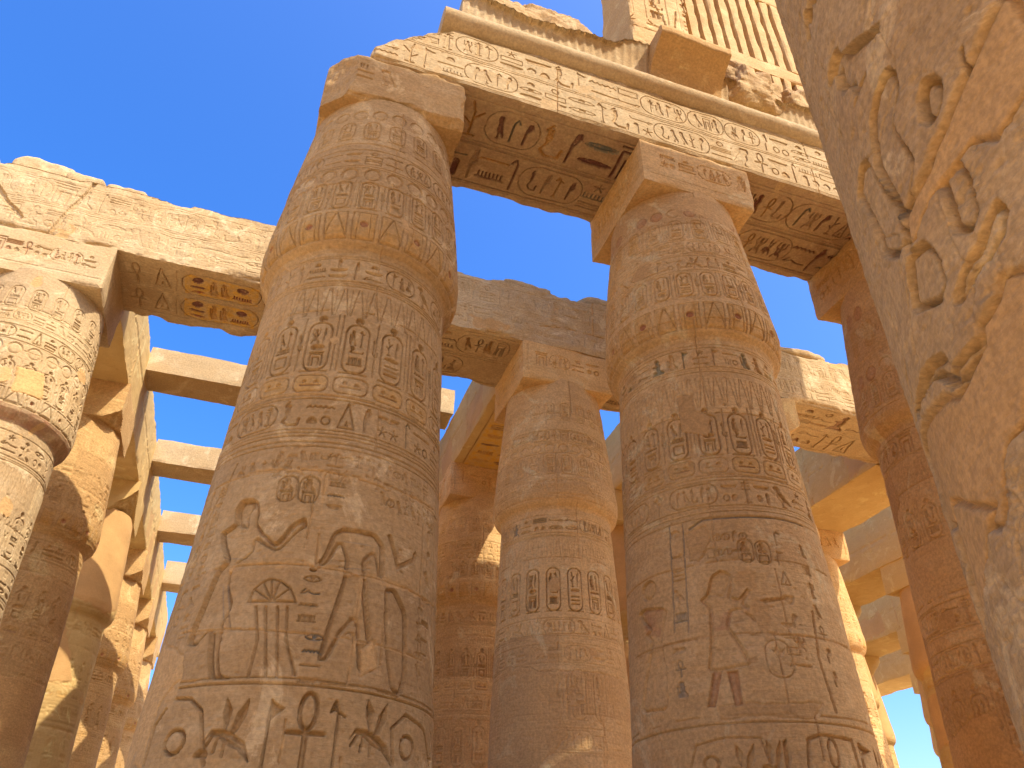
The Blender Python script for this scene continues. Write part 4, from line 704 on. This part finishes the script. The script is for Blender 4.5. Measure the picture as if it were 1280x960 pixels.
# ------------------------------------------------------------------ the great nave columns
R = Relief(math.radians(-158) * 1.75, math.radians(-62) * 1.75, 1.4, 6.6, .0065)
def Q(pts): return [(math.radians(t) * 1.75, z) for t, z in pts]
R.edge = .008; R.bw = .035; R.dm = 1.6
S_, Z_ = np.meshgrid(R.s, R.z); P3 = np.stack([S_ * 2.2, Z_ * 2.2, S_ * 0], -1)
R.poly(soft(Q(TG['t1'])), .055, bulge=.85); R.poly(soft(Q(TG['oval'])), .06, bulge=.8); R.poly(soft(Q(TG['t2'])), .055, bulge=.85)
R.poly(soft(Q(TG['k1'])), .04, bulge=.8); R.poly(soft(Q(TG['k2'])), .04, bulge=.8); R.poly(soft(Q(TG['k4'])), .035, bulge=.7); R.poly(soft(Q(TG['k3'])), .03, bulge=.95); R.poly(soft(Q(TG['k5'])), .03, bulge=.95)
for k_ in ('s1', 's2', 'd1'): R.stroke(Q(TG[k_]), .018, .03)
r2 = random.Random(5)
for i in range(14):
    t_, z_ = -140 + r2.uniform(0, 20), 4.2 + i * .16; pts = [(t_ + r2.uniform(-.6, .6), z_ + k * .1) for k in range(r2.randint(2, 6))]; R.stroke(Q(pts), .009, .012)
for i in range(26): R.poly(ell(math.radians(-138 + r2.uniform(0, 17)) * 1.75, 3.9 + r2.uniform(0, 2.4), .009, r2.uniform(.015, .05)), .035)
for k_, z_ in enumerate((4.85, 5.55, 6.2)): R.glyph(['bird', 'water', 'owl'][k_], math.radians(-112) * 1.75, z_, .55, .45, .035); R.glyph(['mouth', 'man', 'basket'][k_], math.radians(-92) * 1.75, z_, .55, .42, .035)
rz_ = fbm(P3, 5, 33, .5); ero = sst((fbm(P3 * .7, 3, 8) - .05) / .25)
ch = np.clip(fbm(P3 * np.array([3.0, 4.5, 1]), 5, 37, .6) - .12, 0, 1)
R.H += (.008 * rz_ - .06 * ch * ero).astype(np.float32)
R.H += (-.012 * np.clip(1 - np.abs(fbm(P3 * .9, 3, 44)) / .018, 0, 1)).astype(np.float32)
TG['m1'] = [TG['m1'][0], (-90, 4.15), (-84, 4.4), (-76, 4.2), (-80, 3.8)] + TG['m1'][2:]
R.H += (.007 * fbm(np.stack([S_ * 20, Z_ * 2, S_ * 0], -1), 4, 91, .6) * sst((-S_ - 3.35) / .5) + .005 * fbm(P3 * 12, 4, 93, .6) - .03 * np.clip(fbm(P3 * 8, 3, 94) - .35, 0, 1)).astype(np.float32)
R.tone = (.45 * sst((fbm(P3 * .8, 4, 96) + .05) / .2)).astype(np.float32)
for k_, m_ in enumerate(('m1', 'm2', 'm3')): R.mortar(Q(TG[m_]), -.016, 1.0, 60 + k_, .025, .03)
R.mortar(Q([(-90, 6.7), (-62, 6.7), (-62, 1.3), (-98, 1.3), (-104, 2.4), (-96, 3.3), (-88, 3.9)]), -.016, 1.0, 66, .08, .03)
R.H += (.0035 * fbm(P3 * 9, 4, 71, .6) + .006 * fbm(P3 * 2.5, 3, 72)).astype(np.float32)
M_GREAT = stone_mat('weathered_sandstone', (.50, .322, .140), (.45, .285, .120), (.54, .358, .162), mort=(.60, .350, .130), band=.3, bump=.8, speck=.18, pscale=1.5)
def great(lb, x, y, R=None, mat=M_PALE):
    root = empty('great_column', (x, y, 0)); tag(root, lb, 'column', 'great columns of the central nave')
    if R is None: T = np.radians(np.arange(0, 360, 5.)); Z = np.arange(0, 16.01, .4); H = np.zeros((len(Z), len(T))); pc = ms = np.zeros((len(Z), len(T), 3), np.float32)
    else:
        th = R.s / 1.75; T = np.concatenate([th, np.radians(np.arange(5, 360 - 96 - 2, 5.0)) + th[-1]]); za = np.arange(0, R.z[0] - .01, .2); zb = np.arange(R.z[-1] + .2, 16.01, .4); Z = np.concatenate([za, R.z, zb])
        H = np.zeros((len(Z), len(T)), np.float32); j0 = len(za); H[j0:j0 + len(R.z), :len(th)] = R.H; ms = np.zeros((len(Z), len(T), 3), np.float32); ms[j0:j0 + len(R.z), :len(th)] = msk_of(R); pc = ms * 0
    rr = np.interp(Z, [0, .8, 2, 9, 16], [1.5, 1.75, 1.75, 1.70, 1.5])[:, None] + H; a, zz = np.meshgrid(T, Z); P = np.stack([rr * np.sin(a), -rr * np.cos(a), zz], -1)
    mb = MB(); mb.grid(P, None, pc, ms, True); mb.build('shaft', mat, root)
    Z2 = np.linspace(16, 19.4, 14); r3 = 1.5 + 1.1 * ((Z2 - 16) / 3.4) ** 2.2; a, zz = np.meshgrid(np.radians(np.arange(0, 360, 6.)), Z2); q_ = r3[:, None]; mb = MB(); mb.grid(np.stack([q_ * np.sin(a), -q_ * np.cos(a), zz], -1), wrap=True)
    a2, q2 = np.meshgrid(np.radians(np.arange(0, 360, 6.)), np.array([2.6, .5])); mb.grid(np.stack([q2 * np.sin(a2), -q2 * np.cos(a2), a2 * 0 + 19.4], -1), wrap=True); mb.build('open_capital', M_TAN, root)
    mb = MB(); block(mb, -1.3, 1.3, -1.3, 1.3, 19.38, 20.4, .3); mb.build('abacus', M_TAN, root, False)
    return root
great('huge weathered column patched with smooth orange mortar, filling the right edge', 3.72, .8, R, M_GREAT)
for x, lb in ((7.45, 'added great column outside the frame beyond the huge patched one, shading the nearest column'), (11.15, 'great nave column outside the frame to the right, set to shade the king column'), (-4.1, 'great nave column outside the frame to the left')): great(lb, x, .8)  # unseen; right-hand columns added close together to shade the front row, pale for bounce
mb = MB(); block(mb, 1.6, 16.2, -.5, 2.1, 20.38, 21.78, .4, None, .04, .01, 5); o = mb.build('architrave', M_TAN, None, False); tag(o, 'nave architrave overhead outside the frame', 'architrave')
